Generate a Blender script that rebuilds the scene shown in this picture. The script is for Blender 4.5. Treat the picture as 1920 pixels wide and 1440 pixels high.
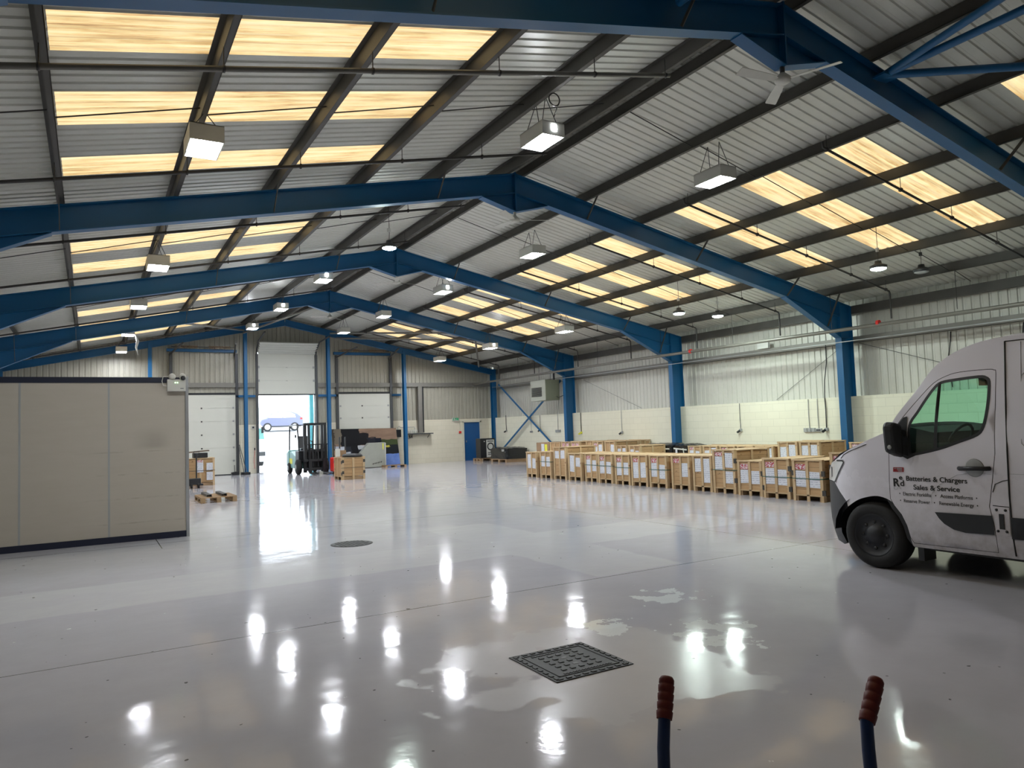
import bpy, bmesh, math, random
from mathutils import Vector, Matrix
from mathutils.geometry import delaunay_2d_cdt
random.seed(7)
D = bpy.data
for o in list(D.objects): D.objects.remove(o)
SC = bpy.context.scene
COL = SC.collection

# ---------------------------------------------------------------- camera
YAW, PITCH, ROLL = 0.5246, 0.0593, -0.0352
F_PX = 1366.35
cam_d = D.cameras.new('camera'); cam = D.objects.new('camera', cam_d); COL.objects.link(cam)
cam_d.sensor_fit = 'HORIZONTAL'; cam_d.sensor_width = 36.0; cam_d.lens = 36.0 * F_PX / 1920.0
cam_d.clip_start = 0.05; cam_d.clip_end = 400
fw = Vector((math.sin(YAW)*math.cos(PITCH), math.cos(YAW)*math.cos(PITCH), math.sin(PITCH)))
rt = Vector((math.cos(YAW), -math.sin(YAW), 0)); up = rt.cross(fw)
r2 = rt*math.cos(ROLL) + up*math.sin(ROLL); u2 = up*math.cos(ROLL) - rt*math.sin(ROLL)
cam.matrix_world = Matrix.Translation((0, 0, 1.6)) @ Matrix((r2, u2, -fw)).transposed().to_4x4()
SC.camera = cam

# ---------------------------------------------------------------- world, exposure
w = D.worlds.new('world'); SC.world = w; w.use_nodes = True
bg = w.node_tree.nodes['Background']
bg.inputs['Color'].default_value = (0.80, 0.89, 1.0, 1); bg.inputs['Strength'].default_value = 5.5
SC.view_settings.view_transform = 'Standard'; SC.view_settings.look = 'None'
SC.view_settings.exposure = 0.36; SC.view_settings.gamma = 1.0
SC.view_settings.use_curve_mapping = False
LAMP = 190.0       # high-bay lens radiance
ROUND = 440.0      # round lamp lens radiance
GLOW = .88        # rooflight daylight

# ---------------------------------------------------------------- layout constants (metres)
XR = 7.40                       # ridge
SL = 0.2056                     # roof slope
ZR = 6.709                      # rafter top at ridge
YP = [5.87 + 6.587*(k-1) for k in range(-1, 5)] + [32.25]     # portal frames
XOUT, XIN = 10.47, 9.98         # column outer / inner flange from the ridge
WX = 17.75                      # right blockwork face
CX = 18.12                      # right cladding plane
LX = -3.30                      # left cladding plane
GY = 33.2                       # gable blockwork face
BY = -7.6                       # wall behind the camera
BZ = 2.11                       # blockwork height
def ztop(x): return ZR - SL*abs(x-XR)

# ---------------------------------------------------------------- helpers: materials
class NT:
    def __init__(s, name):
        s.m = D.materials.new(name); s.m.use_nodes = True; s.t = s.m.node_tree; s.n = s.t.nodes; s.l = s.t.links
        s.b = s.n['Principled BSDF']
    def put(s, sock, v):
        if isinstance(v, bpy.types.NodeSocket): s.l.new(v, sock)
        elif isinstance(v, (tuple, list)) and len(v) == 3 and sock.type == 'RGBA': sock.default_value = (*v, 1)
        else: sock.default_value = v
    def math(s, op, a, b=0.0, c=None):
        n = s.n.new('ShaderNodeMath'); n.operation = op
        s.put(n.inputs[0], a); s.put(n.inputs[1], b)
        if c is not None: s.put(n.inputs[2], c)
        return n.outputs[0]
    def coord(s):
        n = s.n.new('ShaderNodeTexCoord'); return n.outputs['Object']
    def xyz(s, v=None):
        n = s.n.new('ShaderNodeSeparateXYZ'); s.l.new(v or s.coord(), n.inputs[0]); return n.outputs
    def comb(s, x, y, z=0.0):
        n = s.n.new('ShaderNodeCombineXYZ')
        for i, q in enumerate((x, y, z)): s.put(n.inputs[i], q)
        return n.outputs[0]
    def noise(s, scale, detail=3, rough=.55, vec=None, sc=None):
        n = s.n.new('ShaderNodeTexNoise'); v = vec or s.coord()
        if sc:
            mp = s.n.new('ShaderNodeMapping'); s.l.new(v, mp.inputs[0]); mp.inputs['Scale'].default_value = sc; v = mp.outputs[0]
        s.l.new(v, n.inputs['Vector']); n.inputs['Scale'].default_value = scale
        n.inputs['Detail'].default_value = detail; n.inputs['Roughness'].default_value = rough
        return n.outputs['Fac']
    def ramp(s, f, stops):
        n = s.n.new('ShaderNodeValToRGB'); s.l.new(f, n.inputs[0]); e = n.color_ramp.elements
        while len(e) > 1: e.remove(e[-1])
        e[0].position = stops[0][0]; e[0].color = (*stops[0][1], 1) if not isinstance(stops[0][1], float) else (stops[0][1],)*3 + (1,)
        for p, c in stops[1:]:
            q = e.new(p); q.color = (*c, 1) if not isinstance(c, float) else (c, c, c, 1)
        return n.outputs[0]
    def mix(s, f, a, b, mode='MIX'):
        n = s.n.new('ShaderNodeMix'); n.data_type = 'RGBA'; n.blend_type = mode
        s.put(n.inputs[0], f); s.put(n.inputs[6], a); s.put(n.inputs[7], b); return n.outputs[2]
    def maprange(s, v, a, b, c, d):
        n = s.n.new('ShaderNodeMapRange'); s.put(n.inputs[0], v)
        for i, q in enumerate((a, b, c, d)): n.inputs[1+i].default_value = q
        return n.outputs[0]
    def bump(s, h, strength=.3, dist=.01):
        n = s.n.new('ShaderNodeBump'); s.put(n.inputs['Height'], h); n.inputs['Strength'].default_value = strength
        n.inputs['Distance'].default_value = dist; s.l.new(n.outputs[0], s.b.inputs['Normal'])
    def set(s, **k):
        for a, v in k.items():
            s.put(s.b.inputs[{'color': 'Base Color', 'rough': 'Roughness', 'metal': 'Metallic', 'trans': 'Transmission Weight',
                              'emis': 'Emission Color', 'es': 'Emission Strength', 'alpha': 'Alpha', 'ior': 'IOR', 'spec': 'Specular IOR Level'}[a]], v)
        return s.m

def plain(name, col, rough=.5, metal=0., var=.12, scale=4., **k):
    t = NT(name); f = t.noise(scale, 4)
    c = t.mix(f, tuple(max(0, x*(1-var)) for x in col), tuple(min(1, x*(1+var)) for x in col))
    return t.set(color=c, rough=rough, metal=metal, **k)

M = {}
M['blue'] = plain('blue_steel_paint', (.002, .092, .235), .45, 0, .10, 1.5)
M['purlin'] = plain('galvanised_dark', (.075, .070, .062), .5, .2, .3, 2.)
M['pipe'] = plain('dark_pipe', (.045, .042, .04), .45, .3, .2, 3.)
M['mainpipe'] = plain('grey_pipe', (.16, .15, .13), .45, .3, .2, 3.)
M['girt'] = plain('galvanised_girt', (.20, .19, .17), .5, .3, .2, 2.)
M['black'] = plain('black_plastic', (.012, .013, .016), .4, 0, .2, 6.)
M['darkgrey'] = plain('dark_grey_steel', (.06, .062, .066), .45, .2, .2, 5.)
M['iron'] = plain('cast_iron', (.020, .0205, .022), .55, .3, .3, 12.)
M['rubber'] = plain('tyre_rubber', (.008, .008, .009), .75, 0, .3, 8.)
M['rim'] = plain('rim_dark_steel', (.007, .008, .012), .5, .1, .2, 6.)
M['white'] = plain('white_enamel', (.62, .62, .58), .4, 0, .06, 5.)
M['fitting'] = plain('lamp_body', (.55, .54, .49), .45, 0, .08, 5.)
M['grey'] = plain('grey_paint', (.33, .34, .34), .45, 0, .1, 5.)
M['alu'] = plain('aluminium', (.45, .46, .47), .35, .6, .08, 5.)
M['steel'] = plain('zinc_steel', (.35, .35, .35), .35, .8, .1, 5.)
M['trimnavy'] = plain('navy_trim', (.008, .011, .028), .45, 0, .15, 3.)
M['red'] = plain('red_rubber', (.13, .009, .011), .55, 0, .2, 20.)
M['redpaint'] = plain('red_paint', (.65, .02, .015), .4, 0, .1, 4.)
M['orange'] = plain('orange_paint', (.75, .20, .03), .4, 0, .1, 4.)
M['navytube'] = plain('blue_tube_paint', (.004, .022, .11), .3, 0, .1, 6.)
M['teal'] = plain('teal_machine_paint', (.16, .36, .34), .4, 0, .1, 3.)
M['heater'] = plain('heater_olive', (.20, .215, .15), .5, 0, .06, 4.)
M['heaterface'] = plain('heater_face', (.36, .37, .31), .5, 0, .06, 4.)
M['green'] = plain('green_strap', (.01, .10, .08), .5)
M['yellow'] = plain('yellow_label', (.75, .72, .06), .6)
M['cardboard'] = plain('brown_card', (.30, .19, .11), .8)
M['brown'] = plain('brown_box', (.13, .09, .06), .7)
M['wrap'] = plain('black_wrap', (.012, .013, .015), .25, 0, .3, 8.)
M['skin_grey'] = plain('grey_board', (.32, .33, .29), .5)
M['signgreen'] = plain('exit_green', (.01, .25, .10), .5)
M['doorblue'] = plain('blue_door_paint', (.005, .08, .25), .4, 0, .08, 1.)
M['hinge'] = plain('hinge_dark', (.06, .055, .05), .5, .4)
M['redlabel'] = plain('red_label', (.55, .03, .03), .5)
M['vanblack'] = plain('van_black_trim', (.014, .016, .02), .5, 0, .15, 10.)
M['letter'] = plain('black_vinyl', (.008, .008, .009), .4, 0, 0)
M['redtag'] = plain('red_vinyl', (.28, .01, .014), .4)
M['seat'] = plain('seat_fabric', (.02, .02, .022), .8)
M['cream'] = plain('cream_plastic', (.62, .60, .50), .5)
M['yard'] = plain('yard_concrete', (.62, .62, .60), .8, 0, .06, .3)
M['carblue'] = plain('car_paint_blue', (.11, .12, .18), .25, .2, .05)
M['fence'] = plain('fence_pale_teal', (.30, .42, .42), .6)
M['outwall'] = plain('pale_render', (.75, .75, .73), .8)
M['cyan'] = plain('pale_cyan_paint', (.10, .42, .52), .6)

def emit(name, col, s, base=.8):
    t = NT(name); return t.set(color=(base,)*3, emis=col, es=s, rough=.4)
M['lens'] = emit('lamp_lens', (.90, .945, 1.0), LAMP)
M['rlens'] = emit('round_lamp_lens', (.84, 1.0, .93), ROUND)
M['led'] = emit('indicator_led', (.5, 1, .4), 6.)

def vanpaint():
    t = NT('van_white'); x, y, z = t.xyz()
    f = t.noise(9, 6, .65); low = t.maprange(z, .15, 1.5, 1., 0.); low = t.math('MULTIPLY', low, low)
    d = t.math('MULTIPLY', t.math('MULTIPLY', f, low), 1.15)
    c = t.mix(t.math('MULTIPLY', d, 1.1), (.80, .785, .86), (.22, .195, .17))
    return t.set(color=c, rough=t.maprange(d, 0, .6, .22, .6))
M['van'] = vanpaint()
t = NT('tinted_glass'); t.n.remove(t.b)
tr = t.n.new('ShaderNodeBsdfTransparent'); tr.inputs[0].default_value = (.66, .92, .80, 1)
gl = t.n.new('ShaderNodeBsdfGlossy'); gl.inputs['Roughness'].default_value = .03
fr = t.n.new('ShaderNodeFresnel'); fr.inputs[0].default_value = 1.45
mx = t.n.new('ShaderNodeMixShader'); t.l.new(fr.outputs[0], mx.inputs[0]); t.l.new(tr.outputs[0], mx.inputs[1]); t.l.new(gl.outputs[0], mx.inputs[2])
t.l.new(mx.outputs[0], t.n['Material Output'].inputs[0]); M['glass'] = t.m
t = NT('headlamp_lens'); M['lampglass'] = t.set(color=(.72, .73, .72), rough=.12, metal=.15)

def sheetmat(name, c1, c2, band=None):
    t = NT(name); f = t.noise(1.2, 5, .6, sc=(1, 1, 1)); g = t.noise(14, 3)
    c = t.mix(f, c1, c2); c = t.mix(t.math('MULTIPLY', g, .3), c, tuple(x*.75 for x in c1))
    return t.set(color=c, rough=.42, metal=.15)
M['roof'] = sheetmat('roof_sheet', (.59, .59, .53), (.68, .68, .62))
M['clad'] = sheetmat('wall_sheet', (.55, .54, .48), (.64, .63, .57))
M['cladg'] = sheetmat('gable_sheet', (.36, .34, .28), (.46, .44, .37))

def skylight():
    t = NT('rooflight_grp'); x, y, z = t.xyz()
    f = t.noise(3.0, 6, .7, sc=(.35, 6.5, .35)); g = t.noise(1.1, 5, .65, sc=(.8, 1.6, .8))
    rib = t.math('SINE', t.math('MULTIPLY', y, 2*math.pi/.19)); rib = t.maprange(rib, -1, 1, .66, 1.)  # bright and dark of the corrugation drawn into the panel glow
    h = t.math('MULTIPLY', t.math('ADD', t.math('MULTIPLY', f, .65), t.math('MULTIPLY', g, .35)), 1.)
    c = t.ramp(h, [(.34, (.30, .15, .05)), (.42, (.66, .42, .17)), (.48, (.90, .66, .32)), (.56, (1., .80, .45)), (.70, (1., .90, .60))])
    return t.set(color=(.5, .45, .3), emis=c, es=t.math('MULTIPLY', rib, GLOW), rough=.6, spec=.1)
M['sky'] = skylight()

def blocks(name, axis, c1, c2, strength=.35):
    t = NT(name); x, y, z = t.xyz()
    v = t.comb(y if axis == 'x' else x, z)
    b = t.n.new('ShaderNodeTexBrick'); t.l.new(v, b.inputs['Vector'])
    b.inputs['Scale'].default_value = 1.; b.inputs['Mortar Size'].default_value = .006; b.inputs['Mortar Smooth'].default_value = .3
    b.inputs['Brick Width'].default_value = .45; b.inputs['Row Height'].default_value = .225
    b.inputs['Color1'].default_value = (*c1, 1); b.inputs['Color2'].default_value = (*c2, 1)
    b.inputs['Mortar'].default_value = tuple(q*.84 for q in c1) + (1,)
    f = t.noise(2.5, 4); c = t.mix(t.math('MULTIPLY', f, .35), b.outputs['Color'], tuple(q*.86 for q in c1))
    t.bump(b.outputs['Fac'], -strength, .004)
    return t.set(color=c, rough=.6)
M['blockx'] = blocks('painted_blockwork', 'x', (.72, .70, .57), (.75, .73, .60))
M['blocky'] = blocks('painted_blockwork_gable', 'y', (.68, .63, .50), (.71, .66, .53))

def wood(name, c1, c2, c3):
    t = NT(name); oi = t.n.new('ShaderNodeObjectInfo')
    f = t.noise(5, 4, .6, sc=(1.5, 1, 7)); k = t.noise(9, 2, .5)
    c = t.mix(f, c1, c2); kn = t.maprange(k, .68, .74, 0, 1); c = t.mix(kn, c, c3)
    c = t.mix(t.math('MULTIPLY', oi.outputs['Random'], .35), c, tuple(q*.72 for q in c1))
    return t.set(color=c, rough=.7)
M['ply'] = wood('crate_boards', (.40, .24, .11), (.54, .35, .18), (.16, .08, .04))
M['post'] = wood('crate_battens', (.48, .33, .18), (.60, .44, .26), (.22, .11, .06))
M['oldwood'] = wood('old_pallet_wood', (.26, .16, .085), (.42, .28, .15), (.12, .07, .04))

def paper():
    t = NT('printed_paper'); x, y, z = t.xyz()
    a = t.math('FRACT', t.math('MULTIPLY', z, 24.)); a = t.math('GREATER_THAN', a, .70)
    n = t.noise(38, 2, .5, sc=(1, 1, .35)); a = t.math('MULTIPLY', a, t.math('GREATER_THAN', n, .47))
    c = t.mix(t.math('MULTIPLY', a, .6), (.66, .67, .72), (.18, .20, .30))
    return t.set(color=c, rough=.35)
M['paper'] = paper()
def redhead():
    t = NT('red_header'); x, y, z = t.xyz(); n = t.noise(30, 2, .5, sc=(1, 1, 1.6))
    return t.set(color=t.mix(t.math('GREATER_THAN', n, .50), (.66, .60, .62), (.42, .05, .07)), rough=.4)
M['redhead'] = redhead()

def floor():
    t = NT('epoxy_floor'); x, y, z = t.xyz()
    big = t.noise(.35, 4, .6); mid = t.noise(2.2, 5, .65); fine = t.noise(22, 4, .7)
    wob = t.math('MULTIPLY', t.math('SUBTRACT', t.noise(3., 4), .5), .16)
    def band(v, a, b, s=.03):
        v2 = t.math('ADD', v, wob)
        n1 = t.maprange(v2, a-s, a+s, 0, 1); n2 = t.maprange(v2, b-s, b+s, 1, 0)
        return t.math('MULTIPLY', n1, n2)
    # old screeded strips that read paler
    b1 = t.math('MULTIPLY', band(y, 8.1, 9.5), band(x, -1, 9))
    b2 = t.math('MULTIPLY', band(x, 4.6, 5.8), band(y, 6.3, 11.0))
    b3 = t.math('MULTIPLY', band(x, 1., 5.25, .05), band(y, 9.4, 11.2, .05))
    b = t.math('MAXIMUM', b1, t.math('MAXIMUM', b2, t.math('MULTIPLY', b3, .6)))
    b = t.math('MULTIPLY', b, t.maprange(mid, .25, .75, .45, .95))
    c = t.mix(big, (.425, .415, .455), (.47, .46, .495))
    c = t.mix(t.math('MULTIPLY', t.maprange(mid, .35, .7, 0, 1), .25), c, (.34, .335, .345))
    c = t.mix(t.math('MULTIPLY', b, .50), c, (.60, .60, .60))
    # peeled shiny patches, with their lamp glare painted in as pale colour
    def blob(cx, cy, r):
        dx = t.math('SUBTRACT', x, cx); dy = t.math('SUBTRACT', y, cy)
        d = t.math('SQRT', t.math('ADD', t.math('MULTIPLY', dx, dx), t.math('MULTIPLY', dy, dy)))
        return t.maprange(d, r*.3, r, 1, 0)
    pn = t.noise(4.2, 5, .62, sc=(1, 1, 1))
    bl = t.math('MAXIMUM', blob(4.05, 4.15, .62), t.math('MAXIMUM', blob(4.6, 5.2, .55), blob(3.55, 4.75, .4)))
    pe = t.math('GREATER_THAN', t.math('ADD', pn, t.math('MULTIPLY', bl, .24)), .715)
    c = t.mix(t.math('MULTIPLY', pe, .8), c, (.72, .76, .76))
    # trowelled patch round the square cover
    pr = t.math('GREATER_THAN', t.math('ADD', t.noise(1.6, 4, .6), t.math('MULTIPLY', blob(2.9, 4.1, 1.6), .35)), .74)
    c = t.mix(t.math('MULTIPLY', pr, .22), c, (.52, .52, .53))
    # saw-cut joints
    def cut(v, a, wd=.006):
        return t.math('LESS_THAN', t.math('ABSOLUTE', t.math('SUBTRACT', v, a)), wd)
    j = cut(y, 6.25)
    for a in (12.6, 19.2, 25.8, -.4): j = t.math('MAXIMUM', j, cut(y, a))
    for a in (7.8, .9, 14.6): j = t.math('MAXIMUM', j, t.math('MULTIPLY', cut(x, a), t.math('GREATER_THAN', y, 5.) if a == 7.8 else t.math('GREATER_THAN', y, 12.)))
    c = t.mix(j, c, (.07, .07, .07))
    sp = t.math('GREATER_THAN', t.noise(16, 1, .3), .80); c = t.mix(sp, c, (.12, .12, .12))
    r = t.maprange(mid, .3, .7, .06, .115); r = t.math('ADD', r, t.math('MULTIPLY', pr, .12))
    r = t.math('SUBTRACT', r, t.math('MULTIPLY', pe, .03))
    h = t.math('ADD', t.math('MULTIPLY', t.noise(1.3, 2, .5), 1.), t.math('MULTIPLY', t.noise(6, 3, .6), .16))
    h = t.math('ADD', h, t.math('MULTIPLY', fine, .02))
    t.bump(h, .5, .010)
    return t.set(color=c, rough=r, spec=.14)
M['floor'] = floor()

def partition():
    t = NT('partition_board'); x, y, z = t.xyz(); n = t.noise(2.0, 4, .6, sc=(.7, 1, 4)); s = t.noise(40, 2)
    c = t.mix(n, (.42, .375, .31), (.47, .43, .365))
    x = t.math('SUBTRACT', x, .8)
    def line(z0, wd):
        zz = t.math('ADD', z, t.math('MULTIPLY', t.math('SUBTRACT', t.noise(1.5, 3), .5), .05))
        return t.math('LESS_THAN', t.math('ABSOLUTE', t.math('SUBTRACT', zz, z0)), wd)
    m = line(1.42, .010)
    for z0, wd in ((1.06, .013), (.68, .012), (.30, .010)): m = t.math('MAXIMUM', m, line(z0, wd))
    m = t.math('MULTIPLY', m, t.math('MULTIPLY', t.maprange(x, -.3, .4, 0, 1), t.maprange(t.noise(6, 4), .42, .65, .0, .34)))
    c = t.mix(m, c, (.20, .17, .14))
    sm = t.math('MULTIPLY', t.maprange(x, .55, .85, 0, 1), t.maprange(x, .95, 1.15, 1, 0))
    sm = t.math('MULTIPLY', sm, t.math('MULTIPLY', t.maprange(z, 1.44, 1.5, 0, 1), t.maprange(z, 1.6, 1.85, 1, 0)))
    c = t.mix(t.math('MULTIPLY', sm, .35), c, (.20, .18, .15))
    return t.set(color=c, rough=.55)
M['part'] = partition()

def mural():
    # printed board: dark machinery shapes, tan ground, green field, grey panel and blue sky
    t = NT('printed_mural'); x, y, z = t.xyz(); x = t.math('ADD', x, 11.0); n = t.noise(3.5, 4, .6); n2 = t.noise(7, 3, .6, sc=(.3, 1, 3))
    xx = t.math('ADD', x, t.math('MULTIPLY', t.math('SUBTRACT', n, .5), .35)); zz = t.math('ADD', z, t.math('MULTIPLY', t.math('SUBTRACT', n2, .5), .16))
    c = t.mix(n2, (.12, .075, .055), (.30, .20, .14))
    def box(a, b, c0, c1):
        m = t.math('MULTIPLY', t.math('GREATER_THAN', xx, a), t.math('LESS_THAN', xx, b))
        return t.math('MULTIPLY', m, t.math('MULTIPLY', t.math('GREATER_THAN', zz, c0), t.math('LESS_THAN', zz, c1)))
    for a, b, z0, z1, col in ((9.4, 9.86, 1.12, 1.9, (.13, .11, .085)), (9.3, 9.5, .6, 1.9, (.05, .04, .03)), (11.08, 14, .95, 1.24, (.04, .055, .02)), (9.84, 10.70, .90, 1.9, (.006, .006, .008)),
            (10.65, 11.12, 1.05, 1.56, (.008, .007, .009)), (11.05, 11.46, 1.02, 1.36, (.012, .012, .02)), (11.4, 11.72, 1.0, 1.32, (.004, .005, .014)),
            (9.5, 11.3, .45, .97, (.02, .022, .03)), (9.5, 9.95, .80, 1.0, (.40, .42, .48)), (10.62, 11.25, .84, 1.0, (.42, .44, .47)), (10.62, 11.0, .58, .68, (.42, .44, .47)), (9.5, 10.2, .48, .74, (.34, .36, .40)),
            (10.25, 10.62, .5, 1.2, (.006, .006, .008)), (11.6, 14, .56, .98, (.008, .010, .014)), (11.78, 12.15, .88, .97, (.42, .38, .06))):
        c = t.mix(box(a, b, z0, z1), c, col)
    c = t.mix(box(11.7, 14, -.2, .58), c, t.mix(t.noise(4, 4, .6), (.03, .08, .34), (.20, .30, .58)))
    return t.set(color=c, rough=.6, spec=.15)
M['mural'] = mural()

# ---------------------------------------------------------------- helpers: geometry
WL = {}
def wloc(o): return WL.get(o.name, Vector((0, 0, 0))) if o else Vector((0, 0, 0))
class MB:
    def __init__(s): s.v = []; s.f = []; s.mi = []; s.sm = []
    def add(s, vs, fs, m=0, smooth=False):
        b = len(s.v); s.v += [Vector(q) for q in vs]
        for f in fs: s.f.append([b+i for i in f]); s.mi.append(m); s.sm.append(smooth)
        return s
    def box(s, x0, x1, y0, y1, z0, z1, m=0):
        return s.add([(x0,y0,z0),(x1,y0,z0),(x1,y1,z0),(x0,y1,z0),(x0,y0,z1),(x1,y0,z1),(x1,y1,z1),(x0,y1,z1)],
                     [(0,3,2,1),(4,5,6,7),(0,1,5,4),(1,2,6,5),(2,3,7,6),(3,0,4,7)], m)
    def bar(s, p, q, wd, ht, upv=(0,0,1), m=0):
        p, q = Vector(p), Vector(q); d = (q-p).normalized(); u = Vector(upv)
        a = d.cross(u)
        if a.length < 1e-4: a = d.cross(Vector((0,1,0)))
        a.normalize(); b = a.cross(d).normalized(); a *= wd/2; b *= ht/2
        vs = [p-a-b, p+a-b, p+a+b, p-a+b, q-a-b, q+a-b, q+a+b, q-a+b]
        return s.add(vs, [(3,2,1,0),(4,5,6,7),(0,1,5,4),(1,2,6,5),(2,3,7,6),(3,0,4,7)], m)
    def tube(s, pts, r, n=8, m=0, caps=True):
        pts = [Vector(p) for p in pts]; rings = []; rr = r if isinstance(r, (list, tuple)) else [r]*len(pts)
        ref = None
        for i, p in enumerate(pts):
            d = (pts[min(i+1, len(pts)-1)] - pts[max(i-1, 0)])
            d = d.normalized() if d.length > 1e-9 else Vector((0,0,1))
            if ref is None:
                ref = Vector((0,0,1)) if abs(d.z) < .9 else Vector((1,0,0))
            a = d.cross(ref).normalized(); b = a.cross(d).normalized(); ref = b
            rings.append([p + (a*math.cos(2*math.pi*k/n) + b*math.sin(2*math.pi*k/n))*rr[i] for k in range(n)])
        vs = [v for R in rings for v in R]; fs = []
        for i in range(len(pts)-1):
            for k in range(n): fs.append((i*n+k, i*n+(k+1)%n, (i+1)*n+(k+1)%n, (i+1)*n+k))
        s.add(vs, fs, m, True)
        if caps:
            s.add(rings[0], [tuple(range(n))[::-1]], m); s.add(rings[-1], [tuple(range(n))], m)
        return s
    def cyl(s, p, q, r, n=20, r2=None, m=0, smooth=True):
        p, q = Vector(p), Vector(q); s.tube([p, q], [r, r if r2 is None else r2], n, m)
        return s
    def prism(s, poly, fn0, fn1, m=0):
        n = len(poly); vs = [fn0(*q) for q in poly] + [fn1(*q) for q in poly]
        fs = [tuple(range(n))[::-1], tuple(range(n, 2*n))] + [(i, (i+1)%n, n+(i+1)%n, n+i) for i in range(n)]
        return s.add(vs, fs, m)
    def lathe(s, prof, c, axis='z', n=24, m=0):
        c = Vector(c); vs = []; k = len(prof)
        for i in range(n):
            a = 2*math.pi*i/n
            for r, h in prof:
                x, y = r*math.cos(a), r*math.sin(a)
                vs.append(c + (Vector((x,y,h)) if axis == 'z' else Vector((h,x,y)) if axis == 'x' else Vector((x,h,y))))
        fs = [(i*k+j, ((i+1)%n)*k+j, ((i+1)%n)*k+j+1, i*k+j+1) for i in range(n) for j in range(k-1)]
        return s.add(vs, fs, m, True)
    def build(s, name, mats, parent=None, bevel=0, recalc=True):
        me = D.meshes.new(name); base = wloc(parent); off = base
        if parent is None:
            lo = [min(v[i] for v in s.v) for i in range(3)]; hi = [max(v[i] for v in s.v) for i in range(3)]
            off = Vector(((lo[0]+hi[0])/2, (lo[1]+hi[1])/2, lo[2]))
            if getattr(s, 'world', False): off = Vector((0,0,0))
        me.from_pydata([v-off for v in s.v], [], s.f)
        for mt in (mats if isinstance(mats, (list, tuple)) else [mats]): me.materials.append(M[mt] if isinstance(mt, str) else mt)
        me.polygons.foreach_set('material_index', s.mi); me.polygons.foreach_set('use_smooth', s.sm)
        if recalc:
            bm = bmesh.new(); bm.from_mesh(me); bmesh.ops.recalc_face_normals(bm, faces=bm.faces[:]); bm.to_mesh(me); bm.free()
        me.update()
        o = D.objects.new(name, me); COL.objects.link(o)
        if parent: o.parent = parent; WL[o.name] = base
        else: o.location = off; WL[o.name] = off
        if bevel:
            b = o.modifiers.new('bevel', 'BEVEL'); b.width = bevel; b.segments = 2; b.limit_method = 'ANGLE'
        return o
def tag(o, label, cat, group=None, kind=None):
    o['label'] = label; o['category'] = cat
    if group: o['group'] = group
    if kind: o['kind'] = kind
    return o
def thing(name, label, cat, loc, group=None):
    o = D.objects.new(name, None); COL.objects.link(o); o.location = loc; WL[o.name] = Vector(loc); o.empty_display_size = .1
    return tag(o, label, cat, group)
def struct(o): o['kind'] = 'structure'; return o
def W_(mb): mb.world = True; return mb
def dup(root, loc, label, group=None):
    r = root.copy(); COL.objects.link(r); r.location = loc; r['label'] = label
    if group: r['group'] = group
    WL[r.name] = Vector(loc)
    def rec(src, dst):
        for ch in list(src.children):
            if ch.name in SKIP: continue
            c = ch.copy(); COL.objects.link(c); c.parent = dst; rec(ch, c)
    rec(root, r); return r
SKIP = set()

# ================================================================ STRUCTURE
# ---- floor
W_(MB().box(LX-.2, 18.4, BY-.2, GY+.2, -.15, 0)).build('floor', 'floor')['kind'] = 'structure'

PITCH_ = .19
def ribpts(a, b, pitch=PITCH_, depth=.019):
    """trapezoid profile breakpoints (pos, height) from a to b"""
    out = []; k = math.floor(a/pitch)
    prof = ((0, 0), (.64, 0), (.73, 1), (.92, 1))
    while k*pitch < b:
        for fr, h in prof:
            p = (k+fr)*pitch
            if a <= p <= b: out.append((p, h*depth))
        k += 1
    return out
def ribh(p, pitch=PITCH_, depth=.019):
    f = (p/pitch) % 1
    return depth*(0 if f < .64 else (f-.64)/.09 if f < .73 else 1 if f < .92 else 1-(f-.92)/.08)
STRIPS = [(.55,1.5),(2.4,3.35),(4.2,5.15), (7.15,8.05),(9.0,9.92),(10.93,11.87), (13.98,14.85),(15.78,16.7),(17.72,18.65),
          (20.35,21.3),(22.15,23.1),(24.15,25.1), (26.95,27.85),(28.8,29.7),(30.65,31.55)]
STRIPS = [(round(a/PITCH_)*PITCH_, round(b/PITCH_)*PITCH_) for a, b in STRIPS]
PUR_R = [7.62, 9.15, 10.70, 12.25, 13.80, 15.33, 16.86, 17.72]
PUR_L = [7.20, 5.68, 4.19, 2.66, 1.13, -.40, -1.93, -2.92]
SKY_R = (10.80, 15.38); SKY_L = (-.34, 4.21)
PD = .212                                # purlin depth
def zsheet(x): return ztop(x) + PD + .012
def roofside(x_eave, sky):
    mb = W_(MB()); pts = ribpts(BY-.1, GY+.6)
    for (ya, ha), (yb, hb) in zip(pts[:-1], pts[1:]):
        mid = (ya+yb)/2
        ins = any(a < mid < b for a, b in STRIPS)
        segs = [(min(x_eave, XR), max(x_eave, XR))]
        if ins: segs = [(segs[0][0], sky[0]), (sky[1], segs[0][1])]
        for xa, xb in segs:
            mb.add([(xa,ya,zsheet(xa)+ha),(xb,ya,zsheet(xb)+ha),(xb,yb,zsheet(xb)+hb),(xa,yb,zsheet(xa)+hb)], [(0,1,2,3)])
    return mb
roofside(18.5, SKY_R).build('ceiling', 'roof', recalc=False)['kind'] = 'structure'
roofside(-3.7, SKY_L).build('ceiling', 'roof', recalc=False)['kind'] = 'structure'
W_(MB().bar((XR, BY-.1, zsheet(XR)+.05), (XR, GY+.1, zsheet(XR)+.05), .5, .02)).build('trim_1', 'roof')['kind'] = 'structure'
wn = 1
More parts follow.
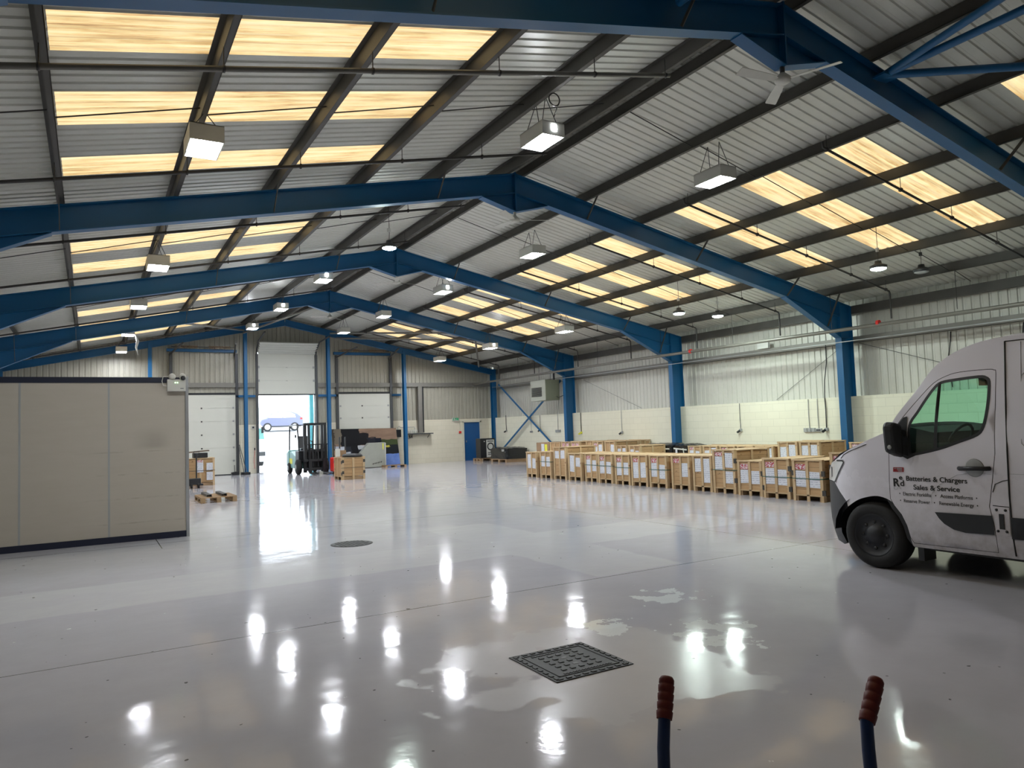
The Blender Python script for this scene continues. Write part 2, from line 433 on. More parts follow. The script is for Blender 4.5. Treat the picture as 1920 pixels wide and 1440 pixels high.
for sky in (SKY_R, SKY_L):
    for a, b in STRIPS:
        mb = W_(MB()); a0, b0 = a-.03, b+.06; pts = [(a0, ribh(a0))] + [q for q in ribpts(a0, b0) if a0+1e-4 < q[0] < b0-1e-4] + [(b0, ribh(b0))]
        for (ya, ha), (yb, hb) in zip(pts[:-1], pts[1:]):
            xa, xb = sky[0]-.04, sky[1]+.04; e = .005
            mb.add([(xa,ya,zsheet(xa)+ha+e),(xb,ya,zsheet(xb)+ha+e),(xb,yb,zsheet(xb)+hb+e),(xa,yb,zsheet(xa)+hb+e)], [(0,1,2,3)])
        o = mb.build('window_%d' % wn, 'sky', recalc=False); struct(o); wn += 1

# ---- walls
def cladding_x(x, y0, y1, z0, z1f, parent, mat='clad', d=1):
    mb = W_(MB()); pts = ribpts(y0, y1, .20, .018)
    for (ya, ha), (yb, hb) in zip(pts[:-1], pts[1:]):
        mb.add([(x+d*ha,ya,z0),(x+d*hb,yb,z0),(x+d*hb,yb,z1f),(x+d*ha,ya,z1f)], [(0,1,2,3)])
    return mb.build('cladding', mat, parent, recalc=False)
wr = struct(W_(MB().box(WX, WX+.35, BY, GY, 0, BZ)).build('wall_right', 'blockx'))
cladding_x(CX, BY, GY+.1, BZ-.1, 5.0, wr)
wl = struct(W_(MB().box(LX-.3, LX, BY, GY, 0, BZ)).build('wall_left', 'blockx'))
cladding_x(LX-.1, BY, GY, BZ-.1, 4.9, wl, d=-1)
struct(W_(MB().box(LX-.3, 18.4, BY-.2, BY, 0, 7.4)).build('wall_front', 'clad'))

# gable: piers of blockwork between the doors, cladding above
DO1, DO2, DO3, DO4 = (2.95, 5.35, 3.45), (6.34, 8.80, 5.30), (9.92, 12.36, 3.45), (16.30, 17.25, 1.95)
mb = W_(MB())
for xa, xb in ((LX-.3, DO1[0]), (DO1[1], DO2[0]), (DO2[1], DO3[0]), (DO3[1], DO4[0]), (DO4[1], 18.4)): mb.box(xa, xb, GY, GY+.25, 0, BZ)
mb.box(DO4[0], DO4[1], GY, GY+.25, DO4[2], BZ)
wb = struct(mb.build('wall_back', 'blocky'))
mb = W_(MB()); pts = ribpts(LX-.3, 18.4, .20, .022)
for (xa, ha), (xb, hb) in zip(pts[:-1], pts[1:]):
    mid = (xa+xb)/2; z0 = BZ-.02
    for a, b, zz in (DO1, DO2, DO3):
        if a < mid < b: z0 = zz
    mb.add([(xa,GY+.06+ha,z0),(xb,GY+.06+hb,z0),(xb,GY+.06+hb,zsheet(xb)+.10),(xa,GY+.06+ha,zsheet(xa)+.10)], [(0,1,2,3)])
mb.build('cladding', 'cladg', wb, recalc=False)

# ---- sheeting rails (girts) on the walls
def girt_y(x, z, y0, y1, label, m='girt'):
    mb = MB().box(x, x+.09, y0, y1, z, z+.012).box(x, x+.008, y0, y1, z, z+.17).box(x+.02, x+.09, y0, y1, z+.16, z+.17)
    return tag(mb.build('sheeting_rail', m), label, 'wall rail')
girt_y(17.94, 3.56, BY+.05, YP[-1]+.3, 'galvanised sheeting rail along the right wall at column-head height')
mb = MB().box(LX+.15, 5.0, GY-.09, GY, 3.74, 3.93); mb.box(5.0, 6.2, GY-.09, GY, 3.74, 3.93)
tag(mb.build('sheeting_rail', 'girt'), 'galvanised rail across the gable, left of the raised door', 'wall rail')
mb = MB().box(8.95, 17.95, GY-.09, GY, 3.74, 3.93)
tag(mb.build('sheeting_rail', 'girt'), 'galvanised rail across the gable, right of the raised door', 'wall rail')
# eaves beams
tag(MB().box(17.86, 18.02, BY+.05, GY-.1, 4.34, 4.56).build('eaves_beam', 'purlin'), 'dark grey eaves beam along the top of the right wall', 'beam')
tag(MB().box(-3.2, -3.05, BY+.05, GY-.1, 4.34, 4.56).build('eaves_beam', 'purlin'), 'dark grey eaves beam along the top of the left wall', 'beam')

# ---- sectional overhead doors
def door_leaf(nm, x0, x1, z0, z1, y, n, parent):
    mb = W_(MB()); h = (z1-z0)/n
    for i in range(n):
        mb.box(x0, x1, y, y+.05, z0+i*h+.006, z0+(i+1)*h-.006)
        for k in range(1, 4): mb.box(x0+.01, x1-.01, y-.003, y, z0+i*h+k*h/4-.003, z0+i*h+k*h/4+.003)
    mb.box(x0+.005, x1-.005, y+.02, y+.04, z0, z1)
    return mb.build(nm, 'doorwhite', parent)
M['doorwhite'] = plain('sectional_door_white', (.60, .60, .54), .5, 0, .05, 1.)
def sectional(num, x0, x1, z0, z1, n, topz, hl=None):
    root = D.objects.new('door_%d' % num, None); COL.objects.link(root); root['kind'] = 'structure'; WL[root.name] = Vector((0,0,0))
    leaf = door_leaf('leaf', x0-.03, x1+.03, z0, z1, GY-.055, n, root)
    h = (z1-z0)/n
    for i in range(1, n):
        for xx in (x0+.06, x1-.06): MB().box(xx-.035, xx+.035, GY-.075, GY-.056, z0+i*h-.04, z0+i*h+.04).build('hinge', 'steel', root)
        MB().box((x0+x1)/2-.16, (x0+x1)/2-.10, GY-.075, GY-.059, z0+i*h-.03, z0+i*h+.03).build('hinge', 'hinge', root)
    MB().box(x0-.03, x1+.03, GY-.06, GY, 0, .03).build('bottom_seal', 'black', root)
    for xx in (x0-.09, x1+.09):
        MB().box(xx-.06, xx+.06, GY-.12, GY-.001, 0, topz).build('guide_track', 'darkgrey', root)
    MB().box(x0-.03, x1+.03, GY-.06, GY+.02, z1, z1+.09).build('head_seal', 'black', root)
    return root
r1 = sectional(1, DO1[0], DO1[1], .03, 3.42, 6, 5.2)
r3 = sectional(3, DO3[0], DO3[1], .03, 3.42, 6, 5.2)
r2 = D.objects.new('door_2', None); COL.objects.link(r2); r2['kind'] = 'structure'; WL[r2.name] = Vector((0,0,0))
door_leaf('leaf', 6.27, 8.88, 3.43, 5.22, GY-.055, 3, r2)
mb = MB(); y0, z0, y1, z1 = GY-.03, 5.22, GY-.62, 5.66
for i in range(5):
    a, b = i/5, (i+1)/5-.012
    P0 = Vector((0, y0+(y1-y0)*a, z0+(z1-z0)*a)); P1 = Vector((0, y0+(y1-y0)*b, z0+(z1-z0)*b))
    mb.add([(6.36,P0.y,P0.z),(8.78,P0.y,P0.z),(8.90,P1.y,P1.z),(6.30,P1.y,P1.z),(6.36,P0.y+.03,P0.z+.04),(8.78,P0.y+.03,P0.z+.04),(8.90,P1.y+.03,P1.z+.04),(6.30,P1.y+.03,P1.z+.04)],
           [(0,1,2,3),(4,5,6,7),(0,1,5,4),(1,2,6,5),(2,3,7,6),(3,0,4,7)])
mb.build('top_section', 'doorwhite', r2)
MB().box(6.28, 8.86, GY-.055, GY+.03, 3.38, 3.43).build('bottom_seal', 'black', r2)
for xx, s in ((6.27, -1), (8.87, 1)):
    MB().box(xx-.05, xx+.05, GY-.16, GY-.056, 0, 5.2).build('guide_track', 'darkgrey', r2)
    MB().tube([(xx, GY-.08, 5.1), (xx, GY-.2, 5.4), (xx+s*.02, GY-.7, 5.72), (xx+s*.05, GY-2.2, 5.9 if s < 0 else 5.8)], .035, 6).build('curved_track', 'darkgrey', r2)
for zz in (3.43+.6, 3.43+1.2):
    for xx in (6.36, 8.78): MB().box(xx-.04, xx+.04, GY-.09, GY-.03, zz-.05, zz+.05).build('roller', 'steel', r2)
    MB().box(7.53, 7.61, GY-.045, GY-.03, zz-.03, zz+.03).build('hinge', 'hinge', r2)
# spring shafts above doors 1 and 3
for nm, xa, xb in (('1', 2.85, 5.3), ('3', 9.85, 12.3)):
    root = thing('spring_shaft', 'rusty torsion spring shaft above the closed roller door %s the open doorway' % ('left of' if nm == '1' else 'right of'), 'door shaft', ((xa+xb)/2, GY-.35, 5.3))
    MB().cyl((xa, GY-.35, 5.42), (xb, GY-.35, 5.42), .018, 8).build('shaft', 'darkgrey', root)
    for a, b in ((xa+.15, xa+1.0), (xb-1.0, xb-.15)):
        pts = [(a+(b-a)*i/60, GY-.35+.05*math.cos(i*1.6), 5.42+.05*math.sin(i*1.6)) for i in range(61)]
        MB().tube(pts, .014, 5).build('spring', 'oldwood', root)
    MB().box(xa-.15, xb+.15, GY-.12, GY, 5.24, 5.36).build('lintel', 'blue', root)
    for xx, s in ((xa, -1), (xb, 1)): MB().bar((xx+.05*s, GY-.1, 5.1), (xx-.25*s, GY-2.3, 5.35), .05, .05).build('track_arm', 'darkgrey', root)

# blue personnel door
root = D.objects.new('door_4', None); COL.objects.link(root); root['kind'] = 'structure'; WL[root.name] = Vector((0,0,0))
MB().box(16.32, 17.22, GY+.05, GY+.10, 0, 1.93).build('leaf', 'doorblue', root)
mb = MB(); mb.box(16.24, 16.32, GY-.02, GY+.12, 0, 2.0).box(17.22, 17.30, GY-.02, GY+.2, 0, 2.0).box(16.24, 17.30, GY-.02, GY+.12, 1.93, 2.0)
mb.build('frame', 'cream', root)
MB().box(16.42, 16.46, GY+.0, GY+.05, .92, 1.02).build('handle', 'steel', root)

# ================================================================ PORTAL FRAMES
def isec(mb, p, q, depth_dir, depth, fw_=.19, tf=.016, tw=.012):
    """I-section from p to q; depth_dir is the web direction; p,q at mid-depth"""
    p, q, dd = Vector(p), Vector(q), Vector(depth_dir).normalized()
    ax = (q-p).normalized(); sd = ax.cross(dd).normalized()
    for s in (-1, 1):
        off = dd*(s*(depth/2-tf/2))
        mb.bar(p+off, q+off, fw_, tf, dd)
    mb.bar(p, q, tw, depth-tf, dd)
def portal(y, nm):
    root = thing('portal_frame', nm, 'steel frame', (XR, y, 0))
    zc = ztop(XR+XOUT)
    dp = .41
    for s in (-1, 1):
        X = lambda d: XR + s*d
        # column
        mb = MB(); xm = X((XOUT+XIN)/2)
        isec(mb, (xm, y, 0), (xm, y, zc), (1,0,0), XOUT-XIN)
        mb.box(xm-.3, xm+.3, y-.15, y+.15, 0, .02)
        mb.build('column', 'blue', root)
        # rafter: web + flanges following the slope
        mb = MB(); a, b = 0.0, XOUT
        tp = lambda d: ZR - SL*d; bt = lambda d: ZR - SL*d - dp
        tf = .016; tw = .0045; hw = .09
        def slab(d0, z0, d1, z1, th, w):
            x0, x1 = X(d0), X(d1)
            vs = [(x0,y-w,z0),(x1,y-w,z1),(x1,y+w,z1),(x0,y+w,z0),(x0,y-w,z0+th),(x1,y-w,z1+th),(x1,y+w,z1+th),(x0,y+w,z0+th)]
            mb.add(vs, [(0,1,2,3),(4,5,6,7),(0,1,5,4),(1,2,6,5),(2,3,7,6),(3,0,4,7)])
        slab(0, tp(0)-tf, XOUT, tp(XOUT)-tf, tf, hw)
        slab(0, bt(0), XIN, bt(XIN), tf, hw)
        def web(poly):
            mb.prism(poly, lambda d, z: (X(d), y-tw, z), lambda d, z: (X(d), y+tw, z))
        web([(0, bt(0)), (0, tp(0)-.002), (XOUT, tp(XOUT)-.002), (XOUT, bt(XOUT))])
        mb.build('rafter', 'blue', root)
        # eaves haunch
        mb = MB(); hs = 7.9; zb = 3.70
        web([(hs, bt(hs)), (XIN, zb), (XIN, bt(XIN))]); slab(hs, bt(hs)-tf, XIN, zb-tf, tf, hw)
        mb.box(X(XIN)-.012, X(XIN)+.012, y-hw, y+hw, zb-.02, tp(XIN))
        for d in (XIN+.02,): mb.box(min(X(d), X(XOUT)), max(X(d), X(XOUT)), y-.085, y+.085, zb-.01, zb+.005)
        mb.build('eaves_haunch', 'blue', root)
        # apex haunch
        mb = MB(); zz = 5.934; L = .76
        web([(0, zz), (0, bt(0)), (L, bt(L))]); slab(0, zz-tf, L, bt(L)-tf, tf, hw)
        mb.build('apex_haunch', 'blue', root)
        # fly braces down to the bottom flange
        for px in ((PUR_R[1], PUR_R[3], PUR_R[5], PUR_R[6]) if s > 0 else (PUR_L[1], PUR_L[3], PUR_L[5], PUR_L[6])):
            if y < 6 and px == PUR_R[1]: continue
            dd = abs(px-XR); zl = bt(dd)+.03
            if dd > hs: zl = bt(hs) + (zb-bt(hs))*(dd-hs)/(XIN-hs) + .03
            MB().bar((px, y-.50, ztop(px)+.03), (px, y-.09, zl), .045, .012, (1,0,0)).build('fly_brace', 'purlin', root)
    MB().box(XR-.014, XR+.014, y-.1, y+.1, 5.93, ZR+.02).build('end_plate', 'blue', root)
    return root
PN = ['portal frame behind the photographer spanning the hall', 'portal frame just behind the photographer spanning the hall',
      'nearest blue portal frame, crossing the top of the photo', 'second blue portal frame, landing beside the van nose', 'third blue portal frame, its column behind the black wrapped goods',
      'fourth blue portal frame, its column beside the green heater']
for y, nm in zip(YP[1:-1], PN[1:]): portal(y, nm)

# gable frame: lighter rafters + posts
root = thing('gable_portal', 'slim blue frame and rafters against the far gable wall', 'steel frame', (XR, YP[-1]+.35, 0))
yg = YP[-1]+.35
for s in (-1, 1):
    p, q = Vector((XR, yg, ZR-.15)), Vector((XR+s*XOUT, yg, ZR-.15-SL*XOUT))
    mb = MB(); isec(mb, p, q, Vector((s*SL, 0, 1)), .28, .15); mb.build('rafter', 'blue', root)
    mb = MB(); xm = XR+s*(XOUT-.12); isec(mb, (xm, yg, 0), (xm, yg, ztop(xm)), (0,1,0), .25, .22); mb.build('corner_post', 'blue', root)
for xm, lb in ((2.05, 'behind the partition'), (5.72, 'left of the raised door'), (9.30, 'right of the raised door'), (12.95, 'right of the printed board')):
    mb = MB(); isec(mb, (xm, yg+.05, 0), (xm, yg+.05, ztop(xm)-.1), (0,1,0), .24, .13)
    mb.build('gable_post', 'blue', root)['label'] = 'slim blue post ' + lb
for i, (xa, xb) in enumerate(((5.40, 6.2), (8.95, 9.85), (12.45, 12.95))):
    MB().box(xa, xb, GY-.12, GY-.02, 3.30, 3.40).build('cross_rail', 'blue', root)

# ================================================================ PURLINS
def purlin(x, side, label):
    mb = MB(); z = ztop(x); s = side
    y0, y1 = BY+.02, GY+.02
    # zed section: web, bottom flange down-slope, top flange up-slope
    mb.box(x-.003, x+.003, y0, y1, z+.002, z+PD-.006)
    mb.box(min(x, x-s*.065), max(x, x-s*.065), y0, y1, z+.002, z+.008)
    mb.box(min(x-s*.065, x-s*.058), max(x-s*.065, x-s*.058), y0, y1, z+.002, z+.022)
    mb.box(min(x, x+s*.06), max(x, x+s*.06), y0, y1, z+PD-.014, z+PD-.008)
    return tag(mb.build('roof_purlin', 'purlin'), label, 'purlin')
ordn = ['at the ridge', 'second from the ridge', 'third from the ridge, above the rooflights', 'between the upper and middle rooflight panels', 'between the middle and lower rooflight panels',
        'just below the rooflights', 'second from the eaves', 'nearest the eaves']
for i in range(7): purlin(PUR_R[i], 1, 'dark steel purlin on the right roof slope, ' + ordn[i])
ordl = ['at the ridge', 'second from the ridge', 'third from the ridge, above the rooflights', 'between the upper and middle rooflight panels', 'between the middle and lower rooflight panels',
        'just below the rooflights', 'near the eaves']
for i in range(7): purlin(PUR_L[i], -1, 'dark steel purlin on the left roof slope, ' + ordl[i])

# anti-sag rods and angle struts (one rod line per bay and slope)
BAYN = ['bay over the photographer', 'nearest full bay', 'second bay', 'third bay', 'far bay']
for b, yk in enumerate((2.5, 9.16, 15.75, 22.3, 28.9)):
    for s, P in ((1, PUR_R), (-1, PUR_L)):
        mb = MB()
        for xa, xb in zip(P[:7], P[1:]):
            mb.tube([(xa, yk, ztop(xa)+.12), (xb, yk, ztop(xb)+.03)], .009, 5)
        tag(mb.build('sag_rod', 'pipe'), 'thin rods tying the purlins, %s slope, %s' % ('right' if s > 0 else 'left', BAYN[b]), 'rod')

# sprinkler range pipes across the slopes
def zpipe(x): return ztop(x) - .21
def hang(root, x, y):
    z = zpipe(x)
    MB().tube([(x, y, z+.03), (x, y, ztop(x)+.02)], .006, 5).build('hanger', 'pipe', root)
    MB().lathe([(.026, -.012), (.038, -.012), (.038, .012), (.026, .012)], (x, y, z), 'x', 10).build('clip', 'pipe', root)
ZM, XM = 3.85, 16.78
PY = [4.2, 7.38, 10.55, 13.85, 17.1, 20.4, 23.7, 27.0, 30.2]
for i, y in enumerate(PY):
    root = thing('sprinkler_pipe', 'thin black sprinkler pipe, right slope, %s' % (['over the photographer', 'nearest the first portal', 'just before the second portal', 'just beyond the second portal', 'midway from second to third portal', 'just beyond the third portal', 'before the fourth portal', 'beyond the fourth portal', 'nearest the gable'][i]), 'pipe', (13.5, y, ZM))
    pts = [(10.2, y, zpipe(10.2)+.09), (10.2, y, zpipe(10.2)), (13.5, y, zpipe(13.5)), (XM-.03, y, zpipe(XM)), (XM, y, zpipe(XM)-.05), (XM, y, ZM+.055)]
    MB().tube(pts, .022, 7).build('pipe', 'pipe', root)
    for xp in (10.30, PUR_R[3], PUR_R[4], PUR_R[5], XM-.15): hang(root, xp, y)
for i, y in enumerate(PY[1:]):
    root = thing('sprinkler_pipe', 'thin black sprinkler pipe across the left slope, %s' % (['nearest the first portal', 'just before the second portal', 'just beyond the second portal', 'midway from second to third portal', 'just beyond the third portal', 'before the fourth portal', 'beyond the fourth portal', 'nearest the gable'][i]), 'pipe', (3, y, zpipe(0)))
    MB().tube([(-3.0, y, zpipe(-3.0)), (2, y, zpipe(2)), (6.98, y, zpipe(6.98))], .024 if i else .03, 7).build('pipe', 'mainpipe' if i == 0 else 'pipe', root)
    for xp in (6.9, PUR_L[1], PUR_L[2]+.06, PUR_L[3], PUR_L[4], PUR_L[5]): hang(root, xp, y)
root = thing('sprinkler_main', 'thick grey sprinkler main running along the right wall', 'pipe', (XM, 15, ZM))
MB().tube([(XM, BY+.1, ZM-.1), (XM, 8, ZM-.06), (XM, 20, ZM), (XM, GY-.3, ZM)], .048, 12).build('pipe', 'mainpipe', root)
for y in (10.9, 17.4): MB().cyl((XM, y-.035, ZM), (XM, y+.035, ZM), .068, 12).build('red_coupling', 'redpaint', root)
for y in (9.0, 12.2, 15.6, 18.8, 22.4, 25.3, 28.4): MB().tube([(XM, y, ZM+.04), (XM, y, ztop(XM)+.02)], .007, 5).build('hanger', 'pipe', root)
root = thing('cable_conduit', 'thin grey cable conduit under the right wall rail', 'conduit', (17.35, 15, 3.60))
MB().tube([(17.36, BY+.1, 3.52), (17.36, 12, 3.56), (17.36, 25, 3.60), (17.36, 32, 3.62)], .014, 6).build('tube', 'alu', root)

# bracing: blue tubes in the near bay, diagonal stays at the far end, cross on the right wall
bx = thing('roof_bracing', 'blue tubular roof braces fanning from the nearest portal', 'bracing', (9.3, 5.7, 6.2))
for q in ((7.9, -.4, 6.45), (9.15, -.5, 6.15), (13.8, 0.2, 5.2), (5.3, -.4, 6.05)):
    MB().tube([(9.3 if q[0] > 7 else 5.6, 5.72, 6.18 if q[0] > 7 else 6.2), q], .052, 10).build('brace_tube', 'blue', bx)
MB().box(9.15, 9.45, 5.62, 5.80, 6.13, 6.16).build('gusset', 'blue', bx)
bx = thing('roof_bracing', 'grey blue roof brace tubes in the bay beside the gable', 'bracing', (12, 29, 5.4))
for p, q in (((16.6, 31.9, 4.65), (13.3, 25.8, 5.25)), ((9.3, 32.2, 6.1), (12.6, 25.8, 5.4)), ((9.6, 32.3, 5.9), (13.4, 26.0, 5.15)), ((5.6, 32.2, 6.1), (2.3, 25.8, 5.4)), ((5.6, 32.3, 6.0), (7.2, 25.9, 6.25))):
    MB().tube([p, q], .04, 7).build('brace_tube', 'girt', bx)
bx = thing('wall_bracing', 'blue flat-bar cross bracing on the right wall by the corner', 'bracing', (17.55, 29, .7))
MB().bar((17.56, 31.7, 3.75), (17.56, 26.4, .45), .09, .02, (1,0,0)).build('brace_bar', 'blue', bx)
MB().bar((17.60, 26.2, 3.55), (17.60, 31.9, .35), .09, .02, (1,0,0)).build('brace_bar', 'blue', bx)

# ================================================================ LAMPS, FANS
def box_lamp(x, y, z, label, ztopc, group):
    root = thing('high_bay_lamp', label, 'lamp', (x, y, z), group)
    w2, l2, h = .19, .31, .20
    mb = MB(); mb.box(x-w2, x+w2, y-l2, y+l2, z+h-.01, z+h)
    mb.box(x-w2, x-w2+.012, y-l2, y+l2, z, z+h).box(x+w2-.012, x+w2, y-l2, y+l2, z, z+h)
    mb.box(x-w2+.012, x+w2-.012, y-l2, y-l2+.012, z, z+h).box(x-w2+.012, x+w2-.012, y+l2-.012, y+l2, z, z+h)
    mb.build('housing', 'fitting', root)
    MB().box(x-w2+.03, x+w2-.03, y-l2+.09, y+l2-.09, z+.02, z+.035).build('lens', 'lens', root)
    MB().box(x-w2+.015, x+w2-.015, y-l2+.015, y+l2-.015, z+.04, z+.05).build('reflector', 'white', root)
    MB().box(x-.03, x+.05, y-l2-.004, y-l2+.001, z+.07, z+.16).build('side_slot', 'lens', root) if 'lit end slot' in label else None
    for yy in (y-.22, y+.22):
        for xx in (-.13, .13):
            MB().tube([(x+xx, yy, z+h), (x, yy*.6+y*.4, ztopc)], .006, 5).build('chain', 'darkgrey', root)
    return root
def zt(x): return ztop(x)
GL = 'chain hung box lamps'
LL = [((1.17, 9.2, 5.05), 'big square box lamp hanging nearest, in front of left rooflights'),
      ((1.12, 15.5, 4.92), 'white box lamp hanging behind the second portal on the left'),
      ((1.05, 20.8, 5.0), 'white box lamp in the left row, beyond the third portal'),
      ((1.03, 26.6, 5.02), 'white box lamp in the left row, beyond the fourth portal with torn white sheet'),
      ((1.00, 31.6, 5.0), 'cream box lamp in front of the gable cladding, farthest of the left row'),
      ((5.75, 8.80, 5.76), 'box lamp with lit end slot and coiled cable, left of ridge, nearest'),
      ((5.58, 19.9, 5.83), 'box lamp with lit end slot hanging under the third portal, left of ridge'),
      ((5.55, 25.0, 5.83), 'box lamp with lit end slot hanging before the fourth portal, left of ridge'),
      ((5.50, 29.8, 5.83), 'box lamp with lit end slot just left above the raised door'),
      ((9.30, 8.85, 5.68), 'box lamp hanging right of the ridge, nearest the big fan'),
      ((9.30, 14.85, 5.74), 'box lamp hanging right of the ridge beside the second fan'),
      ((9.20, 19.85, 5.72), 'box lamp with lit end slot right of ridge beyond the third portal'),
      ((9.11, 24.8, 5.72), 'box lamp right of ridge in front of the fourth portal'),
      ((9.02, 29.3, 5.72), 'box lamp hanging right above the raised door'),
      ((14.0, 20.5, 4.78), 'low box lamp hanging over the crates beyond the third portal'),
      ((13.6, 25.12, 4.72), 'low box lamp with lit end slot hanging by the fourth portal on the right'),
      ((14.0, 30.8, 4.78), 'low box lamp hanging before the right half of the gable')]
for (x, y, z), lb in LL: box_lamp(x, y, z, lb, zt(x)+.03, GL)
tag(MB().tube([(5.62+.09*math.cos(a*.5), 8.25, 6.16+.09*math.sin(a*.5)) for a in range(0, 26)] + [(5.7, 8.4, 5.98)], .009, 5).build('cable_coil', 'pipe'), 'black cable coil beside the nearest lamp left of the ridge', 'cable')
tag(MB().tube([(1.25, 26.4, 5.0), (1.30, 26.3, 4.8), (1.26, 26.35, 4.6), (1.31, 26.3, 4.35)], [.03, .05, .035, .012], 6).build('torn_sheet', 'white'), 'torn white plastic strip dangling from a left row lamp', 'plastic')

def round_lamp(x, y, z, label, lit=True):
    root = thing('round_lamp', label, 'lamp', (x, y, z), 'round disc lamps' )
    MB().lathe([(0, .03), (.15, .03), (.165, .05), (.165, .09), (.12, .11), (.07, .13), (.06, .19), (0, .20)], (x, y, z), 'z', 24).build('housing', 'black' if not lit else 'darkgrey', root)
    MB().lathe([(0, .0), (.10, .002), (.145, .02), (.145, .034), (0, .034)], (x, y, z), 'z', 24).build('lens', 'rlens' if lit else 'grey', root)
    MB().tube([(x, y, z+.19), (x+.01, y, z+.35), (x, y, zsheet(x)+.035)], .006, 5).build('cord', 'pipe', root)
    MB().box(x-.03, x+.03, y-.02, y+.02, z+.38, z+.46).build('plug', 'white' if lit else 'black', root)
round_lamp(5.57, 14.7, 5.52, 'glaring round lamp hanging before the third portal, left of ridge')
round_lamp(13.98, 9.0, 4.55, 'round lit lamp hanging above and left of the van')
round_lamp(15.5, 9.0, 4.60, 'dark unlit round lamp hanging above the van', False)
round_lamp(13.96, 14.85, 4.52, 'left one of two round lit lamps between second and third columns')
round_lamp(15.55, 14.97, 4.54, 'right one of two round lit lamps between second and third columns')

def fan(y, ang, label, z=5.76):
    root = thing('ceiling_fan', label, 'fan', (XR, y, z))
    MB().tube([(XR, y, z+.05), (XR, y, 5.93)], .03, 8).build('down_rod', 'darkgrey' if y < 8 else 'white', root)
    MB().lathe([(0, -.045), (.06, -.045), (.095, -.02), (.10, .02), (.07, .05), (.03, .09), (0, .09)], (XR, y, z), 'z', 20).build('motor', 'fitting', root)
    for k in range(3):
        a = math.radians(ang+120*k); d = Vector((math.cos(a), math.sin(a), 0)); n = Vector((-d.y, d.x, 0))
        c = Vector((XR, y, z)); vs = []
        for r, w2, tw in ((.09, .03, 0), (.16, .05, .012), (.45, .062, .016), (.66, .068, .016), (.68, .06, .015)):
            for s in (-1, 1):
                vs.append(c+d*r+n*(w2*s)+Vector((0, 0, tw*s)))
        vs2 = [v+Vector((0, 0, .006)) for v in vs]; m = len(vs)
        fs = []
        for i in range(4):
            fs.append((2*i, 2*i+1, 2*i+3, 2*i+2)); fs.append((m+2*i, m+2*i+2, m+2*i+3, m+2*i+1))
            fs.append((2*i, 2*i+2, m+2*i+2, m+2*i)); fs.append((2*i+1, m+2*i+1, m+2*i+3, 2*i+3))
        fs += [(0, m, m+1, 1), (m-2, m-1, 2*m-1, 2*m-2)]
        MB().add(vs+vs2, fs).build('blade', 'fitting', root)
for y, a, lb in ((YP[2]+.0, -67, 'large white three blade fan under the nearest portal apex'), (YP[3], -22, 'white ceiling fan under the second portal apex'),
                 (YP[4], 11, 'white ceiling fan under the third portal apex'), (YP[5], 43, 'white ceiling fan under the fourth portal apex')):
    fan(y-.02, a, lb)

# ================================================================ PARTITION ROOM
PYY, PX0, PX1, PH = 13.2, -3.0, 1.40, 2.60
root = thing('partition_wall', 'beige panelled partition with navy skirting standing on the left', 'partition', ((PX0+PX1)/2, PYY, 0))
xs = [PX0, -2.13, -.935, .24, PX1-.045]
for a, b in zip(xs[:-1], xs[1:]): MB().box(a+.012, b-.012, PYY, PYY+.05, .10, 2.53).build('panel', 'part', root)
for a in xs[1:-1]: MB().box(a-.014, a+.014, PYY-.004, PYY+.04, .10, 2.53).build('joint_strip', 'grey', root)
MB().box(PX0, PX1-.045, PYY-.012, PYY+.06, 2.53, 2.62).build('head_rail', 'trimnavy', root)
MB().box(PX0, PX1-.045, PYY-.014, PYY+.06, 0, .10).build('skirting', 'trimnavy', root)
MB().box(PX1-.045, PX1, PYY-.02, PYY+.07, 0, 2.64).build('end_post', 'alu', root)
MB().box(PX1-.05, PX1, PYY+.07, PYY+3.0, .0, 2.60).build('side_wall', 'part', root)
root = thing('emergency_light', 'white twin-spot emergency light fixed at the partition top corner', 'emergency light', (1.21, PYY-.05, 2.37))
MB().box(1.075, 1.35, PYY-.10, PYY-.018, 2.385, 2.58).build('case', 'fitting', root, bevel=.008)
for xx in (1.195, 1.228): MB().lathe([(0, -.004), (.008, -.004), (.008, .004), (0, .004)], (xx, PYY-.103, 2.525), 'y', 10).build('indicator', 'led', root)
for xx, s in ((1.15, 'white'), (1.31, 'black')):
    MB().cyl((xx, PYY-.06, 2.58), (xx, PYY-.06, 2.61), .015, 8).build('bracket', 'fitting', root)
    MB().lathe([(0, -.05), (.045, -.05), (.055, 0), (.035, .04), (0, .05)], (xx, PYY-.07, 2.625), 'y', 14).build('spot_head', 'fitting', root)
MB().lathe([(0, -.004), (.038, -.004), (.038, .004), (0, .004)], (1.31, PYY-.125, 2.60), 'y', 14).build('spot_lens', 'black', root)
MB().tube([(1.09, PYY-.06, 2.47), (1.02, PYY-.06, 2.48), (1.0, PYY-.06, 2.55), (1.02, PYY-.03, 2.63), (1.15, PYY-.03, 2.635)], .006, 6).build('cable', 'white', root)
MB().box(1.27, 1.32, PYY-.103, PYY-.1005, 2.425, 2.436).build('maker_mark', 'darkgrey', root)

